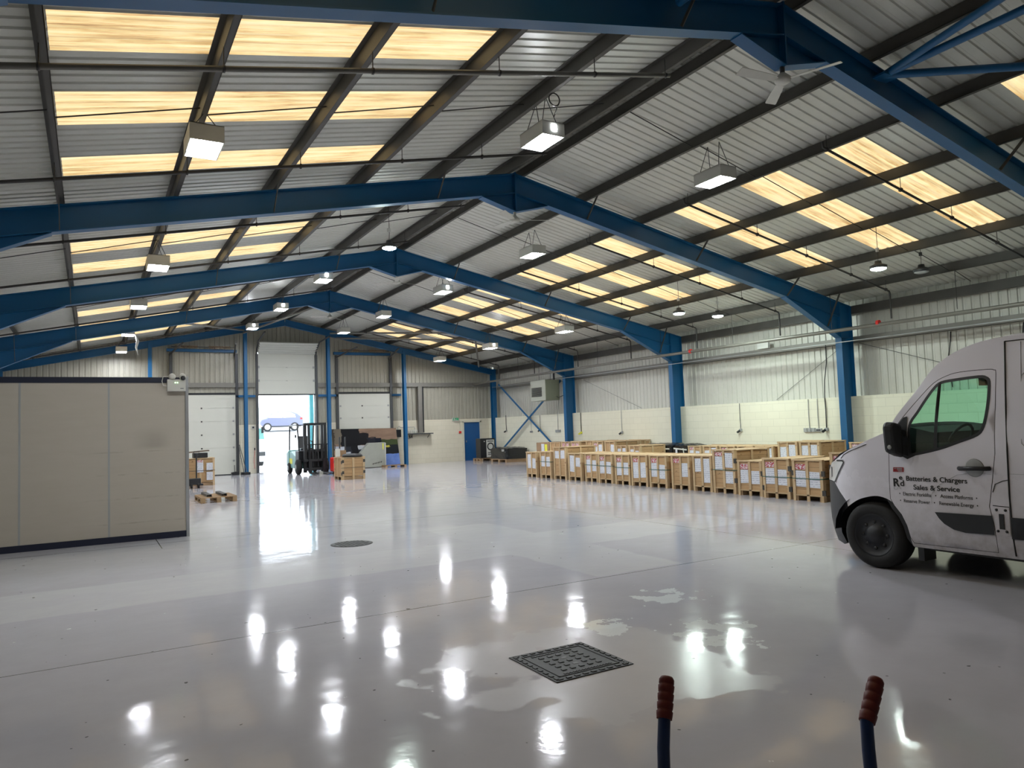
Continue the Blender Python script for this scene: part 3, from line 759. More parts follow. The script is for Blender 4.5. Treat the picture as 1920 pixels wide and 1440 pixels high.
# ================================================================ CRATES
def build_crate(loc, w, d, h, label, group, papers=(), strap=None, clips=(), lidm='post', side_post=True, facing=1, plain_side=False):
    """crate whose papered face looks to -X; loc is the centre of its footprint"""
    cx, cy, _ = loc
    root = thing('wooden_crate', label, 'crate', loc, group)
    x0, x1, y0, y1 = cx-d/2, cx+d/2, cy-w/2, cy+w/2
    mb = MB(); n = max(5, round((h-.16)/.098)); ph = (h-.16)/n
    for i in range(n):
        za, zb = .12+i*ph, .12+(i+1)*ph-.004
        e = random.uniform(0, .004)
        mb.box(x0+.022-e, x1-.022, y0+.022-e, y1-.022+e, za, zb)
    mb.build('board_box', 'ply', root)
    pw = .062
    for yy in (y0, cy-pw/2, y1-pw): MB().box(x0, x0+.02, yy, yy+pw, 0, h-.03).build('batten', 'post', root)
    if side_post:
        for xx in (x0+.02, cx-pw/2, x1-pw): MB().box(xx, xx+pw, y0, y0+.02, .10 if xx != x1-pw else 0, h-.03).build('batten', 'post', root)
        for xx in (x0+.02,): MB().box(xx, xx+pw, y0, y0+.02, 0, .10).build('foot', 'post', root)
    mb = MB()
    for k in range(4): mb.box(x0-.008, x1+.008, y0-.008+k*(w+.016)/4+.003, y0-.008+(k+1)*(w+.016)/4-.003, h-.03, h-.012)
    mb.box(x0-.008, x0+.06, y0-.008, y1+.008, h-.012, h).box(x1-.06, x1+.008, y0-.008, y1+.008, h-.012, h)
    mb.build('lid', lidm, root)
    MB().box(x0+.02, x1, y0+.03, y0+.10, 0, .10).build('skid', 'oldwood', root); MB().box(x0+.02, x1, y1-.10, y1-.03, 0, .10).build('skid', 'oldwood', root)
    MB().box(x0, x0+.022, y0+.05, y1-.05, .10, .125).build('bottom_rail', 'post', root)
    cw = (w-3*pw)/2
    for col, za, zb, kind in papers:           # col 0 is the far (left in view) half
        ya = (y1-pw-cw) if col == 0 else (y0+pw); yb = ya+cw
        if kind == 'red': MB().box(x0+.011, x0+.014, ya+.01, yb-.01, za, zb).build('red_header', 'redhead', root)
        elif kind == 'yel': MB().box(x0+.011, x0+.014, ya+.06, yb-.01, za, zb).build('yellow_label', 'yellow', root)
        else:
            tl = random.uniform(-.006, .006)
            MB().add([(x0+.009, ya+.008, za+tl), (x0+.009, yb-.008, za-tl), (x0+.009, yb-.012, zb-tl), (x0+.009, ya+.012, zb+tl),
                      (x0+.012, ya+.008, za+tl), (x0+.012, yb-.008, za-tl), (x0+.012, yb-.012, zb-tl), (x0+.012, ya+.012, zb+tl)],
                     [(0,3,2,1),(4,5,6,7),(0,1,5,4),(1,2,6,5),(2,3,7,6),(3,0,4,7)]).build('paper_sheet', 'paper', root)
    if strap:
        zs = strap; mb = MB(); mb.box(x0-.004, x0-.001, y0-.003, y1+.003, zs, zs+.014).box(x0, x1, y0-.004, y0-.001, zs, zs+.014)
        mb.build('strap', 'green', root)
    for yy, zz in clips:
        ya = y0 if yy == 1 else y1
        MB().box(x0-.003, x0+.02, ya-.045 if yy == 1 else ya-.03, ya+.03 if yy == 1 else ya+.02, zz, zz+.10).build('corner_clip', 'hinge', root)
    return root

P2 = lambda a, b, c, e: ((0, a, b, 'p'), (1, c, e, 'p'))
FR = 'wooden crates of the front row'
H1, H2 = .80, .95
front = [  # y far, y near, x, h, papers, strap, clips, label
 (20.15, 19.53, 12.08, .80, P2(.28, .72, .28, .60), None, (), 'first wooden crate of the front row at the far end, broad plank side showing'),
 (19.33, 18.70, 12.08, .82, P2(.36, .68, .36, .66), .50, (), 'front row crate with grey strap, between far end crate and tall crate'),
 (18.58, 17.92, 12.10, .97, P2(.62, .84, .62, .86), None, (), 'taller far crate of the front row with yellow lit side, two short papers up high'),
 (17.80, 17.14, 12.10, .79, P2(.25, .72, .40, .66), None, (), 'front row crate just right of the far tall crate, long left paper'),
 (17.00, 16.40, 12.12, .79, P2(.26, .62, .30, .60)+((0, .63, .72, 'red'),), .46, (), 'front row crate with strap and red header, second right of the far tall crate'),
 (16.28, 15.65, 12.05, .79, P2(.26, .60, .26, .58)+((0, .62, .71, 'red'),), .46, (), 'front row crate with strap and wrinkled wrap, third right of the far tall crate'),
 (15.50, 14.88, 12.02, .79, P2(.24, .58, .26, .58)+((0, .60, .70, 'red'),), .44, (), 'front row crate with strap, fourth right of the far tall crate'),
 (14.80, 14.17, 12.00, .79, P2(.20, .60, .22, .60)+((0, .61, .70, 'red'),), None, (), 'front row crate without strap, large crumpled papers, near the third column'),
 (14.10, 13.46, 12.00, .79, P2(.26, .60, .22, .56)+((0, .61, .71, 'red'),), .43, (), 'front row crate with green strap and dark plank side, below the third column'),
 (13.30, 12.68, 12.00, .80, ((1, .30, .62, 'p'), (0, .62, .72, 'red')), None, (), 'front row crate with red header left and single paper right'),
 (12.56, 11.96, 11.98, .81, P2(.44, .74, .20, .74), None, (), 'front row crate with a double length right paper, just left of the near tall crate'),
 (11.90, 11.25, 11.95, .955, P2(.50, .80, .56, .88)+((0, .81, .89, 'red'), (1, .22, .48, 'p')), .50, ((1, .66), (1, .24)), 'tall crate of the front row with three papers, sheds a long lit side'),
 (11.12, 10.47, 11.88, .735, P2(.26, .54, .25, .52)+((0, .55, .66, 'red'),), None, ((1, .42),), 'low crate of the front row just right of the near tall crate'),
 (10.38, 9.72, 11.80, .80, P2(.28, .60, .27, .58)+((0, .62, .72, 'red'),), .42, ((1, .55), (1, .15), (-1, .15)), 'front row crate with green strap, second from the van'),
 (9.62, 8.94, 11.76, .79, P2(.27, .58, .26, .56)+((0, .60, .70, 'red'),), .42, ((1, .48), (1, .12), (-1, .48)), 'front row crate nearest the van bumper, green strap across papers'),
 (8.84, 8.18, 11.85, .93, P2(.40, .70, .40, .70)+((0, .74, .86, 'red'),), None, ((-1, .60),), 'crate mostly hidden behind the van nose, red header at its top'),
]
for yf, yn, x, h, pp, st, cl, lb in front:
    build_crate((x+.56, (yf+yn)/2, 0), yf-yn, 1.10, h, lb, FR, pp, st, cl)
BR = 'wooden crates of the back row'
back = [
 (24.80, 24.05, 16.0, .95, (), None, 'plain brown crate of the back row, right of the carton with yellow label'),
 (23.98, 23.40, 16.0, .97, P2(.40, .74, .40, .70)+((0, .76, .90, 'red'), (1, .76, .90, 'red')), None, 'left one of two red headed crates in the far back row'),
 (23.32, 22.73, 16.0, .97, P2(.40, .74, .40, .70)+((0, .76, .90, 'red'), (1, .80, .90, 'red')), None, 'right one of two red headed crates in the far back row'),
 (22.60, 22.00, 16.2, .99, (), None, 'dim blank crate of the back row behind the yellow lit crate top'),
 (21.90, 21.27, 16.0, .98, P2(.46, .78, .46, .86)+((0, .80, .90, 'red'),), None, 'back row crate with two bright papers, left of the green strapped one'),
 (21.17, 20.57, 16.0, .98, ((1, .46, .86, 'p'),), .46, 'back row crate with green strap and one right hand paper'),
 (19.62, 19.05, 15.3, .87, P2(.40, .76, .40, .78), None, 'back row crate with wrinkled wrap, left of a like one by black goods'),
 (18.95, 18.38, 15.3, .87, P2(.40, .74, .40, .70), None, 'back row crate with wrinkled wrap, touching the black wrapped goods'),
 (16.93, 16.38, 16.0, .84, P2(.40, .70, .40, .68)+((0, .72, .80, 'red'),), None, 'pale lit crate in the back row right of the black wrapped goods'),
 (16.30, 15.70, 16.0, .84, P2(.40, .70, .44, .78), None, 'back row crate with a right paper, left of the tall front crate top'),
 (15.62, 15.02, 16.0, .84, ((0, .68, .78, 'red'),), None, 'back row crate showing only red header left above the front tall crate'),
 (14.94, 14.36, 16.0, .84, ((0, .68, .78, 'red'),), None, 'yellow lit crate in the back row above the long lit side'),
 (14.28, 13.66, 16.0, .84, ((1, .40, .78, 'p'),), .44, 'back row crate with one right paper, left of the two tall crates'),
 (13.51, 12.88, 16.0, .965, P2(.50, .82, .54, .88), .47, 'left tall crate of the pair in front of the second column'),
 (12.82, 12.21, 16.0, .965, P2(.52, .86, .44, .88), .56, 'right tall crate of the pair in front of the second column, slatted side'),
 (11.36, 10.72, 16.0, .95, ((0, .78, .90, 'red'), (1, .80, .90, 'red')), None, 'crate peeping over the van bonnet right of the second column'),
]
for yf, yn, x, h, pp, st, lb in back:
    build_crate((x+.55, (yf+yn)/2, 0), yf-yn, 1.08, h, lb, BR, pp, st)
build_crate((17.43, 21.2, 0), 1.15, .5, .985, 'long dim slatted crate by the wall behind the wrapped back row crates', BR)
# brown carton with yellow label at the far left of the back rows
root = thing('carton', 'brown carton with white and yellow labels, far left of the back row', 'carton', (16.55, 25.32, 0))
MB().box(16.0, 17.1, 24.82, 25.80, .12, .93).build('box', 'cardboard', root)
MB().box(15.994, 15.999, 25.20, 25.42, .45, .88).build('white_label', 'paper', root); MB().box(15.994, 15.999, 24.98, 25.16, .45, .86).build('yellow_label', 'yellow', root)
MB().box(16.0, 17.1, 24.85, 25.77, 0, .12).build('pallet_base', 'oldwood', root)

def wrapped(loc, sx, sy, h, label, name='wrapped_goods', lumps=3, extras=True, white=True, seed=1):
    rnd = random.Random(seed)
    root = thing(name, label, 'wrapped pallet', loc, 'black wrapped pallet loads'); x, y, _ = loc
    nx, ny, nz = 8, 12, 5; vs = []; fs = []
    def P(u, v, k):
        # box with slumped top and rounded corners
        a = (abs(2*u-1))**6; b = (abs(2*v-1))**6
        return a, b
    mb = MB(); top = []
    for i in range(nx+1):
        for j in range(ny+1):
            u, v = i/nx, j/ny; z = h*(1-.05*((2*u-1)**8) - .06*((2*v-1)**8)) + rnd.uniform(-.025, .02)
            top.append((x-sx/2+sx*u, y-sy/2+sy*v, z))
    ft = [(i*(ny+1)+j, (i+1)*(ny+1)+j, (i+1)*(ny+1)+j+1, i*(ny+1)+j+1) for i in range(nx) for j in range(ny)]
    mb.add(top, ft, 0, True)
    per = [(i, 0) for i in range(nx)] + [(nx, j) for j in range(ny)] + [(i, ny) for i in range(nx, 0, -1)] + [(0, j) for j in range(ny, 0, -1)]
    rows = []
    for k in range(nz+1):
        row = []
        for i, j in per:
            t = top[i*(ny+1)+j]; q = k/nz; ex = (1 + .02*math.sin(k*2+i+j))
            row.append((x+(t[0]-x)*ex, y+(t[1]-y)*ex, .15+(t[2]-.15)*(1-q)))
        rows.append(row)
    n = len(per); vv = [p for r in rows for p in r]
    mb.add(vv, [(k*n+a, k*n+(a+1) % n, (k+1)*n+(a+1) % n, (k+1)*n+a) for k in range(nz) for a in range(n)], 0, True)
    mb.build('wrap', 'wrap', root, recalc=False)
    MB().box(x-sx/2, x+sx/2, y-sy/2+.02, y+sy/2-.02, .11, .15).box(x-sx/2, x+sx/2, y-sy/2+.02, y-sy/2+.14, 0, .11).box(x-sx/2, x+sx/2, y+sy/2-.14, y+sy/2-.02, 0, .11).box(x-sx/2, x+sx/2, y-.07, y+.07, 0, .11).build('pallet_base', 'oldwood', root)
    if white:
        MB().bar((x-sx/2-.022, y-sy/2+.05, h-.17), (x-sx/2-.022, y+sy/2-.05, h-.13), .004, .045, (0,0,1)).build('white_tape', 'white', root)
        MB().box(x-sx/2-.028, x-sx/2-.022, y+sy*.18, y+sy*.30, h-.45, h-.14).build('paper_sheet', 'paper', root)
        MB().bar((x-sx/2-.026, y-sy*.2, h-.12), (x-sx/2-.026, y-sy*.26, h-.36), .004, .035, (1,0,0)).build('white_tape', 'white', root)
    return root
wrapped((16.85, 18.90, 0), .86, 1.50, .88, 'long black wrapped pallet load with white tape between back row crates', seed=3)
wrapped((16.85, 17.70, 0), .86, .70, .86, 'small black wrapped pallet load in front of the third column', seed=5)
wrapped((17.0, 29.9, 0), 1.1, 1.5, .68, 'grey black wrapped load on pallet by the wall, left of the brown carton', white=False, seed=8)
MB().box(16.40, 16.43, 29.30, 29.52, .50, .60).build('silver_label', 'alu', D.objects['wrapped_goods.002'])

# flat pallets
def pallet(loc, sx, sy, label, h=.14, alongx=True):
    x, y, _ = loc; root = thing('timber_pallet', label, 'pallet', loc, 'timber pallets')
    x0, x1, y0, y1 = x-sx/2, x+sx/2, y-sy/2, y+sy/2
    n = 7
    for k in range(n):
        a = y0+(sy-.10)*k/(n-1); MB().box(x0, x1, a, a+.10, h-.022, h).build('deck_board', 'oldwood', root)
    for xx in (x0, x-.05, x1-.10):
        MB().box(xx, xx+.10, y0, y1, h-.044, h-.022).build('stringer', 'oldwood', root)
        MB().box(xx, xx+.10, y0, y1, 0, .02).build('base_board', 'oldwood', root)
        for yy in (y0, y-.07, y1-.14): MB().box(xx, xx+.10, yy, yy+.14, .02, h-.044).build('block', 'oldwood', root)
    return root
pallet((2.74, 20.02, 0), .84, 1.25, 'low timber pallet carrying two black fork arms near the partition')
for x, lb in ((2.53, 'left black steel fork arm lying on the low pallet'), (2.88, 'right black steel fork arm lying on the low pallet')):
    mb = MB(); mb.box(x-.055, x+.055, 19.5, 20.6, .185, .20).box(x-.055, x-.045, 19.5, 20.6, .142, .185).box(x+.045, x+.055, 19.5, 20.6, .142, .185).box(x-.055, x+.055, 20.6, 20.65, .142, .20)
    tag(mb.build('fork_arm', 'black'), lb, 'fork arm', 'pair of fork arms')
pallet((16.95, 31.95, 0), 1.2, .8, 'timber pallet in the gable corner under the black cabinet')
pallet((11.9, 31.5, 0), 1.0, .5, 'thin board pallet on the floor before the blue of the printed board', h=.09)

# corner cabinet with white O sign
root = thing('black_cabinet', 'black cabinet with a white ring sign standing in the far right corner', 'cabinet', (16.9, 31.85, .14))
MB().box(16.45, 17.26, 31.7, 32.2, .14, 1.10).build('case', 'black', root, bevel=.01)
MB().box(16.77, 17.20, 31.685, 31.698, .18, 1.03).build('sign_panel', 'white', root)
MB().lathe([(.13, -.004), (.19, -.004), (.19, .004), (.13, .004), (.13, -.004)], (16.99, 31.68, .70), 'y', 28).build('ring_mark', 'black', root)
MB().box(16.82, 17.16, 31.678, 31.684, .94, .98).build('text_line', 'black', root); MB().box(16.84, 17.14, 31.678, 31.684, .38, .42).build('text_line', 'darkgrey', root)
MB().box(16.84, 17.14, 31.678, 31.684, .30, .34).build('text_line', 'darkgrey', root)

MB().box(16.63, 16.69, 31.69, 31.699, .93, .98).build('sticker', 'white', root)

# left crate with pallet truck
build_crate((3.19, 27.15, 0), .9, .9, .93, 'wooden crate seen past the partition edge, two columns of papers', 'strapped loose crates', (), None)
c = [o for o in COL.objects if o.get('label', '').startswith('wooden crate seen past')][0]
for xa, xb, za, zb, nm, mt in ((3.06, 3.28, .45, .78, 'paper_sheet', 'paper'), (3.38, 3.58, .50, .76, 'paper_sheet', 'paper'), (3.38, 3.58, .18, .46, 'paper_sheet', 'paper'), (3.06, 3.28, .79, .86, 'red_header', 'redhead')):
    MB().box(xa, xb, 26.692, 26.696, za, zb).build(nm, mt, c)
MB().box(2.74, 3.65, 26.684, 26.690, .50, .515).build('strap', 'darkgrey', c)
root = thing('equipment_box', 'black and brown equipment box on top of the partition side crate', 'box', (3.2, 27.1, .93))
MB().box(3.0, 3.45, 26.9, 27.3, .932, 1.10).build('case', 'black', root, bevel=.01)
mb = MB(); mb.bar((2.85, 27.1, 1.13), (3.50, 27.1, 1.17), .42, .04, (0,0,1)); mb.build('folded_lid', 'brown', root)
root = thing('pallet_truck', 'black hand pallet truck with upright handle before the partition side crate', 'pallet truck', (2.75, 25.3, 0))
MB().tube([(2.93, 25.55, .25), (2.94, 25.6, 1.0), (2.94, 25.6, 1.12)], .022, 8).build('tiller', 'black', root)
MB().tube([(2.86, 25.6, 1.05), (2.86, 25.6, 1.18), (3.02, 25.6, 1.18), (3.02, 25.6, 1.05), (2.86, 25.6, 1.05)], .014, 6).build('handle_loop', 'black', root)
MB().box(2.70, 3.05, 25.40, 25.62, .12, .32).build('pump_body', 'black', root, bevel=.02)
for xx in (2.74, 2.95): MB().cyl((xx, 25.45, .09), (xx+.06, 25.45, .09), .09, 18).build('steer_wheel', 'rubber', root)
for xx in (2.62, 2.98): MB().box(xx, xx+.16, 25.6, 26.62, .075, .125).build('fork', 'black', root)
tag(MB().box(2.30, 2.70, 26.75, 27.5, 0, .97).build('timber_crate_stack', 'oldwood'), 'brown timber crate half hidden behind the partition edge', 'crate')

# middle crate with goods on top
c = build_crate((7.83, 25.10, 0), .86, .84, .77, 'small wooden crate standing alone right of the forklift truck', 'strapped loose crates', (), None, ((1, .55), (1, .16), (-1, .55)))
for xx in (7.43, 7.80, 8.17): MB().box(xx, xx+.07, 24.652, 24.668, 0, .74).build('batten', 'post', c)
MB().box(7.40, 8.25, 24.645, 24.651, .40, .412).build('strap', 'darkgrey', c)
for xx, zz in ((7.45, .58), (7.45, .2), (8.2, .58), (8.2, .2)): MB().box(xx-.02, xx+.05, 24.64, 24.652, zz, zz+.1).build('corner_clip', 'hinge', c)
root = thing('battery_lid', 'black wavy plastic tray on top of the lone small crate', 'tray', (7.95, 24.95, .77))
mb = MB(); mb.lathe([(0, 0), (.34, 0), (.36, .04), (.30, .10), (.18, .08), (.10, .11), (0, .10)], (7.90, 24.98, .772), 'z', 20); mb.build('shell', 'black', root)
root = thing('small_carton', 'white and brown carton on top of the lone small crate', 'carton', (7.58, 25.25, .77))
MB().box(7.42, 7.80, 25.05+.3, 25.50, .772, 1.0).build('box', 'cardboard', root); MB().box(7.41, 7.58, 25.33, 25.348, .78, 1.06).build('white_side', 'white', root)

# printed board, red machines
root = thing('printed_board', 'large printed board leaning on the gable below the right closed door', 'board', (11.0, 32.75, 0))
ty = lambda z: 32.35 + .22*z
mb = MB(); mb.add([(9.42, ty(0), .0), (12.55, ty(0), 0), (12.50, ty(1.76), 1.76), (9.42, ty(1.78), 1.80), (9.42, ty(0)+.03, 0), (12.55, ty(0)+.03, 0), (12.50, ty(1.76)+.03, 1.76), (9.42, ty(1.78)+.03, 1.80)],
    [(0,3,2,1),(4,5,6,7),(0,1,5,4),(1,2,6,5),(2,3,7,6),(3,0,4,7)])
mb.build('board', 'mural', root)
root = thing('grey_cabinet', 'grey cut-out cabinet panel with dark lettering before the printed board', 'cabinet', (11.0, 31.9, 0))
MB().prism([(10.35, .02), (11.62, .02), (11.62, 1.12), (10.86, 1.12), (10.35, .55)], lambda a, b: (a, 31.85, b), lambda a, b: (a, 32.15, b)).build('case', 'skin_grey', root, bevel=.008)
for k in range(7):
    a = 11.02+.065*k; MB().bar((a, 31.845, .14+.012*k), (a+.03, 31.845, .20+.012*k), .006, .022 if k % 2 else .034, (1,0,0)).build('letter', 'letter', root)
MB().box(11.50, 11.545, 31.842, 31.85, .80, 1.08).build('yellow_sticker', 'yellow', root)
MB().box(11.63, 11.66, 31.86, 32.12, .02, 1.10).build('edge_strip', 'white', root)
root = thing('red_charger', 'bright red machine box between forklift truck and lone crate', 'machine', (8.42, 28.6, 0))
MB().box(8.22, 8.62, 28.4, 28.9, .10, .66).build('body', 'redpaint', root, bevel=.04)
for xx in (8.26, 8.56): MB().cyl((xx-.02, 28.5, .08), (xx+.02, 28.5, .08), .08, 14).build('wheel', 'rubber', root)
MB().box(8.30, 8.50, 28.5, 28.7, .66, .78).build('control_head', 'black', root); MB().tube([(8.45, 28.9, .1), (8.46, 28.95, 1.15)], .02, 6).build('mast', 'darkgrey', root)
root = thing('orange_machine', 'orange stacker machine behind the red box', 'machine', (8.85, 29.0, 0))
MB().box(8.68, 9.02, 28.8, 29.3, .06, .68).build('body', 'orange', root, bevel=.04)
MB().tube([(8.72, 29.2, .6), (8.72, 29.2, 1.45)], .03, 6).build('mast', 'darkgrey', root); MB().tube([(8.95, 29.2, .6), (8.95, 29.2, 1.45)], .03, 6).build('mast', 'darkgrey', root)
MB().box(8.66, 8.70, 28.85, 29.25, 0, .06).build('foot', 'rubber', root); MB().box(9.0, 9.04, 28.85, 29.25, 0, .06).build('foot', 'rubber', root)

# brooms by the first door
for dx, dy, lb in ((-.03, -.02, 'broom leaning left in the corner by the left closed door'), (.06, -.16, 'second broom leaning beside the blue gable post')):
    root = thing('broom', lb, 'broom', (5.75+dx, 32.65+dy, 0), 'brooms')
    MB().tube([(5.47+dx*.6, 33.05, 1.32-dx), (5.60+dx, 32.45+dy, .10)], .016, 6).build('stick', 'darkgrey', root)
    MB().box(5.48+dx, 5.74+dx, 32.40+dy, 32.47+dy, .06, .11).build('head', 'redpaint' if dx == 0 else 'black', root); MB().box(5.48+dx, 5.74+dx, 32.40+dy, 32.47+dy, 0, .06).build('bristles', 'black', root)
root = thing('dust_pan', 'black dust pan with short upright handle by the left closed door', 'dust pan', (5.52, 32.6, 0))
MB().prism([(5.10, 0), (5.38, 0), (5.38, .16), (5.10, .12)], lambda a, b: (a, 32.5, b), lambda a, b: (a, 32.7, b)).build('pan', 'black', root); MB().tube([(5.24, 32.66, .12), (5.24, 32.68, .42)], .014, 6).build('handle', 'black', root)

# ================================================================ FORKLIFT
root = thing('forklift_truck', 'teal and black forklift truck parked in the bright doorway', 'forklift', (7.8, 30.6, 0))
MB().prism([(30.05, .22), (31.75, .22), (31.85, .50), (31.82, .86), (31.3, .92), (30.9, .80), (30.05, .62)], lambda y, z: (7.25, y, z), lambda y, z: (8.35, y, z)).build('chassis', 'teal', root, bevel=.03)
MB().prism([(31.45, .25), (31.95, .30), (31.98, .85), (31.5, .98)], lambda y, z: (7.22, y, z), lambda y, z: (8.38, y, z)).build('counterweight', 'teal', root, bevel=.05)
MB().box(7.46, 8.18, 29.66, 29.86, .14, .98).build('tilt_housing', 'black', root, bevel=.02)
MB().box(7.24, 8.36, 29.87, 30.45, .50, .95).build('cowl', 'black', root, bevel=.03)
for xx in (7.13, 8.22):
    for yy, rr in ((29.95, .30),):
        wr_ = MB().lathe([(0, 0), (.12, 0), (.15, .02), (rr-.04, .02), (rr, .05), (rr, .17), (rr-.04, .20), (0, .20)], (xx, yy, rr), 'x', 28).build('front_tyre', 'rubber', root)
        MB().lathe([(0, -.004), (.10, -.004), (.14, .012), (0, .02)], (xx, yy, rr), 'x', 20).build('hub', 'grey', wr_)
for xx in (7.18, 8.22):
    rw = MB().lathe([(0, 0), (.18, 0), (.22, .03), (.22, .14), (.18, .16), (0, .16)], (xx, 31.5, .22), 'x', 24).build('rear_tyre', 'rubber', root)
    MB().lathe([(0, -.004), (.09, -.004), (.12, .01), (0, .02)], (xx, 31.5, .22), 'x', 18).build('hub', 'grey', rw)
for xx in (7.42, 8.22):
    MB().box(xx-.055, xx+.055, 29.50, 29.66, .08, 2.05).build('mast_channel', 'black', root)
for xx in (7.56, 8.08): MB().box(xx-.04, xx+.04, 29.42, 29.56, .10, 2.0).build('inner_mast', 'black', root)
MB().box(7.38, 8.26, 29.44, 29.64, 1.97, 2.06).build('mast_head', 'black', root); MB().box(7.45, 8.2, 29.48, 29.60, .9, 1.0).build('mast_cross', 'black', root)
for xx in (7.72, 7.93): MB().cyl((xx, 29.52, .3), (xx, 29.52, 1.35), .035, 10).build('lift_ram', 'darkgrey', root)
for zz in (.18, .52): MB().box(7.36, 8.28, 29.34, 29.42, zz, zz+.09).build('carriage_bar', 'black', root)
for xx in (7.36, 7.58, 7.80, 8.02, 8.24): MB().box(xx-.015, xx+.015, 29.36, 29.40, .6, 1.2).build('load_guard_bar', 'black', root)
MB().box(7.34, 8.28, 29.36, 29.40, 1.17, 1.21).build('load_guard_rail', 'black', root)
for xx in (7.50, 8.06): 
    mb = MB(); mb.box(xx, xx+.12, 29.28, 29.34, .04, .62).box(xx, xx+.12, 28.35, 29.28, .04, .08); mb.build('fork', 'black', root)
for xx in (7.30, 8.30):
    MB().tube([(xx, 30.05, .85), (xx, 30.12, 1.35), (xx, 30.28, 1.95), (xx, 30.36, 2.0)], .030, 8).build('guard_post', 'black', root)
    MB().tube([(xx, 31.72, .85), (xx, 31.66, 1.5), (xx, 31.58, 2.0)], .030, 8).build('guard_post', 'black', root)
    MB().box(xx-.03, xx+.03, 30.3, 31.62, 1.97, 2.03).build('roof_rail', 'black', root)
for k in range(8): MB().box(7.3, 8.3, 30.35+k*.17, 30.38+k*.17, 1.985, 2.01).build('roof_slat', 'black', root)
MB().box(7.55, 8.05, 30.75, 31.2, .92, 1.04).build('seat', 'black', root, bevel=.03); MB().prism([(31.15, 1.0), (31.32, 1.02), (31.42, 1.52), (31.30, 1.55)], lambda y, z: (7.57, y, z), lambda y, z: (8.03, y, z)).build('backrest', 'black', root, bevel=.03)
MB().tube([(7.78+.17*math.cos(a*.4), 30.42+.05*math.sin(a*.4), 1.22+.14*math.sin(a*.4)) for a in range(17)], .014, 6).build('steering_wheel', 'black', root)
MB().tube([(7.78, 30.3, .85), (7.78, 30.42, 1.22)], .03, 8).build('steering_column', 'black', root)
MB().box(7.20, 7.26, 30.28, 30.33, 1.48, 1.60).build('side_lamp', 'black', root); MB().box(8.30, 8.36, 29.9, 29.96, 1.45, 1.6).build('side_lamp', 'black', root)
MB().box(7.243, 7.249, 31.0, 31.5, .40, .62).build('side_decal', 'yellow', root)

# ================================================================ GABLE AND WALL FITTINGS
root = thing('flue_duct', 'square galvanised duct running down the gable onto a shelf', 'duct', (13.9, 33.05, 1.47))
MB().box(13.78, 13.98, 32.95, 33.12, 1.50, 3.74).build('duct', 'girt', root); MB().box(13.99, 14.06, 32.98, 33.12, 1.50, 3.74).build('dark_side', 'black', root)
root = thing('gable_shelf', 'dark wall shelf on the gable under the duct', 'shelf', (13.85, 33.0, 1.41))
MB().box(13.22, 14.48, 32.85, 33.19, 1.42, 1.47).build('board', 'darkgrey', root)
for xx in (13.4, 14.3): MB().bar((xx, 33.18, 1.25), (xx, 32.9, 1.42), .02, .02).build('bracket', 'darkgrey', root)
for k in range(5):
    tag(MB().lathe([(0, 0), (.035, 0), (.035, .13), (.015, .16), (.015, .19), (0, .19)], (13.27+.1*k, 33.0, 1.471), 'z', 10).build('spray_bottle', 'white'), 'small pale bottle in the row on the gable shelf left of the duct', 'bottle', 'bottles on the gable shelf')
root = thing('isolator_box', 'black isolator box on the gable left of the rightmost slim post', 'switch box', (12.78, 33.1, 1.32))
MB().box(12.66, 12.88, 33.04, 33.19, 1.32, 1.68).build('case', 'black', root)
MB().tube([(12.75, 33.12, 1.68), (12.75, 33.12, 1.80), (12.85, 33.12, 1.84), (12.86, 33.12, 1.78), (14.0 - .4, 33.12, 1.78), (13.62, 33.12, 1.70), (13.62, 33.12, 1.6)], .014, 6).build('conduit', 'steel', root)
root = thing('socket_strip', 'row of sockets and coupling below the gable shelf', 'socket', (13.25, 33.15, 1.2))
MB().box(13.05, 13.35, 33.12, 33.19, 1.20, 1.27).build('back_box', 'steel', root)
for xx in (13.35, 13.47): MB().cyl((xx, 33.13, 1.25), (xx, 33.13, 1.38), .022, 8).build('coupling', 'black', root)
MB().tube([(13.12, 33.16, 1.27), (13.12, 33.16, 3.7)], .012, 5).build('conduit', 'cream', root)
root = thing('exit_sign', 'green exit sign with running figure above and left of the blue door', 'exit sign', (15.83, 33.14, 2.0))
MB().box(15.66, 16.0, 33.10, 33.19, 2.02, 2.18).build('case', 'white', root)
MB().box(15.67, 15.99, 33.092, 33.099, 2.05, 2.17).build('face', 'signgreen', root)
MB().box(15.71, 15.76, 33.086, 33.091, 2.07, 2.15).build('door_symbol', 'white', root)
mb = MB(); mb.bar((15.84, 33.088, 2.13), (15.82, 33.088, 2.10), .006, .018, (1,0,0)).bar((15.82, 33.088, 2.10), (15.79, 33.088, 2.07), .006, .012, (1,0,0)).bar((15.82, 33.088, 2.10), (15.86, 33.088, 2.075), .006, .012, (1,0,0)); mb.build('figure_symbol', 'white', root)
MB().bar((15.89, 33.088, 2.11), (15.97, 33.088, 2.11), .006, .02, (1,0,0)).build('arrow_symbol', 'white', root)
root = thing('fire_call_point', 'small red call point on the gable left of the blue door', 'call point', (16.08, 33.15, 1.38))
MB().box(16.03, 16.13, 33.12, 33.19, 1.39, 1.50).build('case', 'redpaint', root); MB().tube([(16.08, 33.17, 1.5), (16.08, 33.17, 2.1)], .010, 5).build('conduit', 'cream', root)
root = thing('door_bell_box', 'small white box with dark square between doors, right of the blue post', 'control box', (6.1, 33.1, 1.9))
MB().box(6.02, 6.18, 33.14, 33.19, 1.92, 2.06).build('case', 'white', root); MB().box(6.06, 6.14, 33.132, 33.139, 1.95, 2.03).build('button', 'black', root)
root = thing('pull_switch', 'dark door pull switch on a cord beside the open doorway', 'switch', (6.15, 33.1, .8))
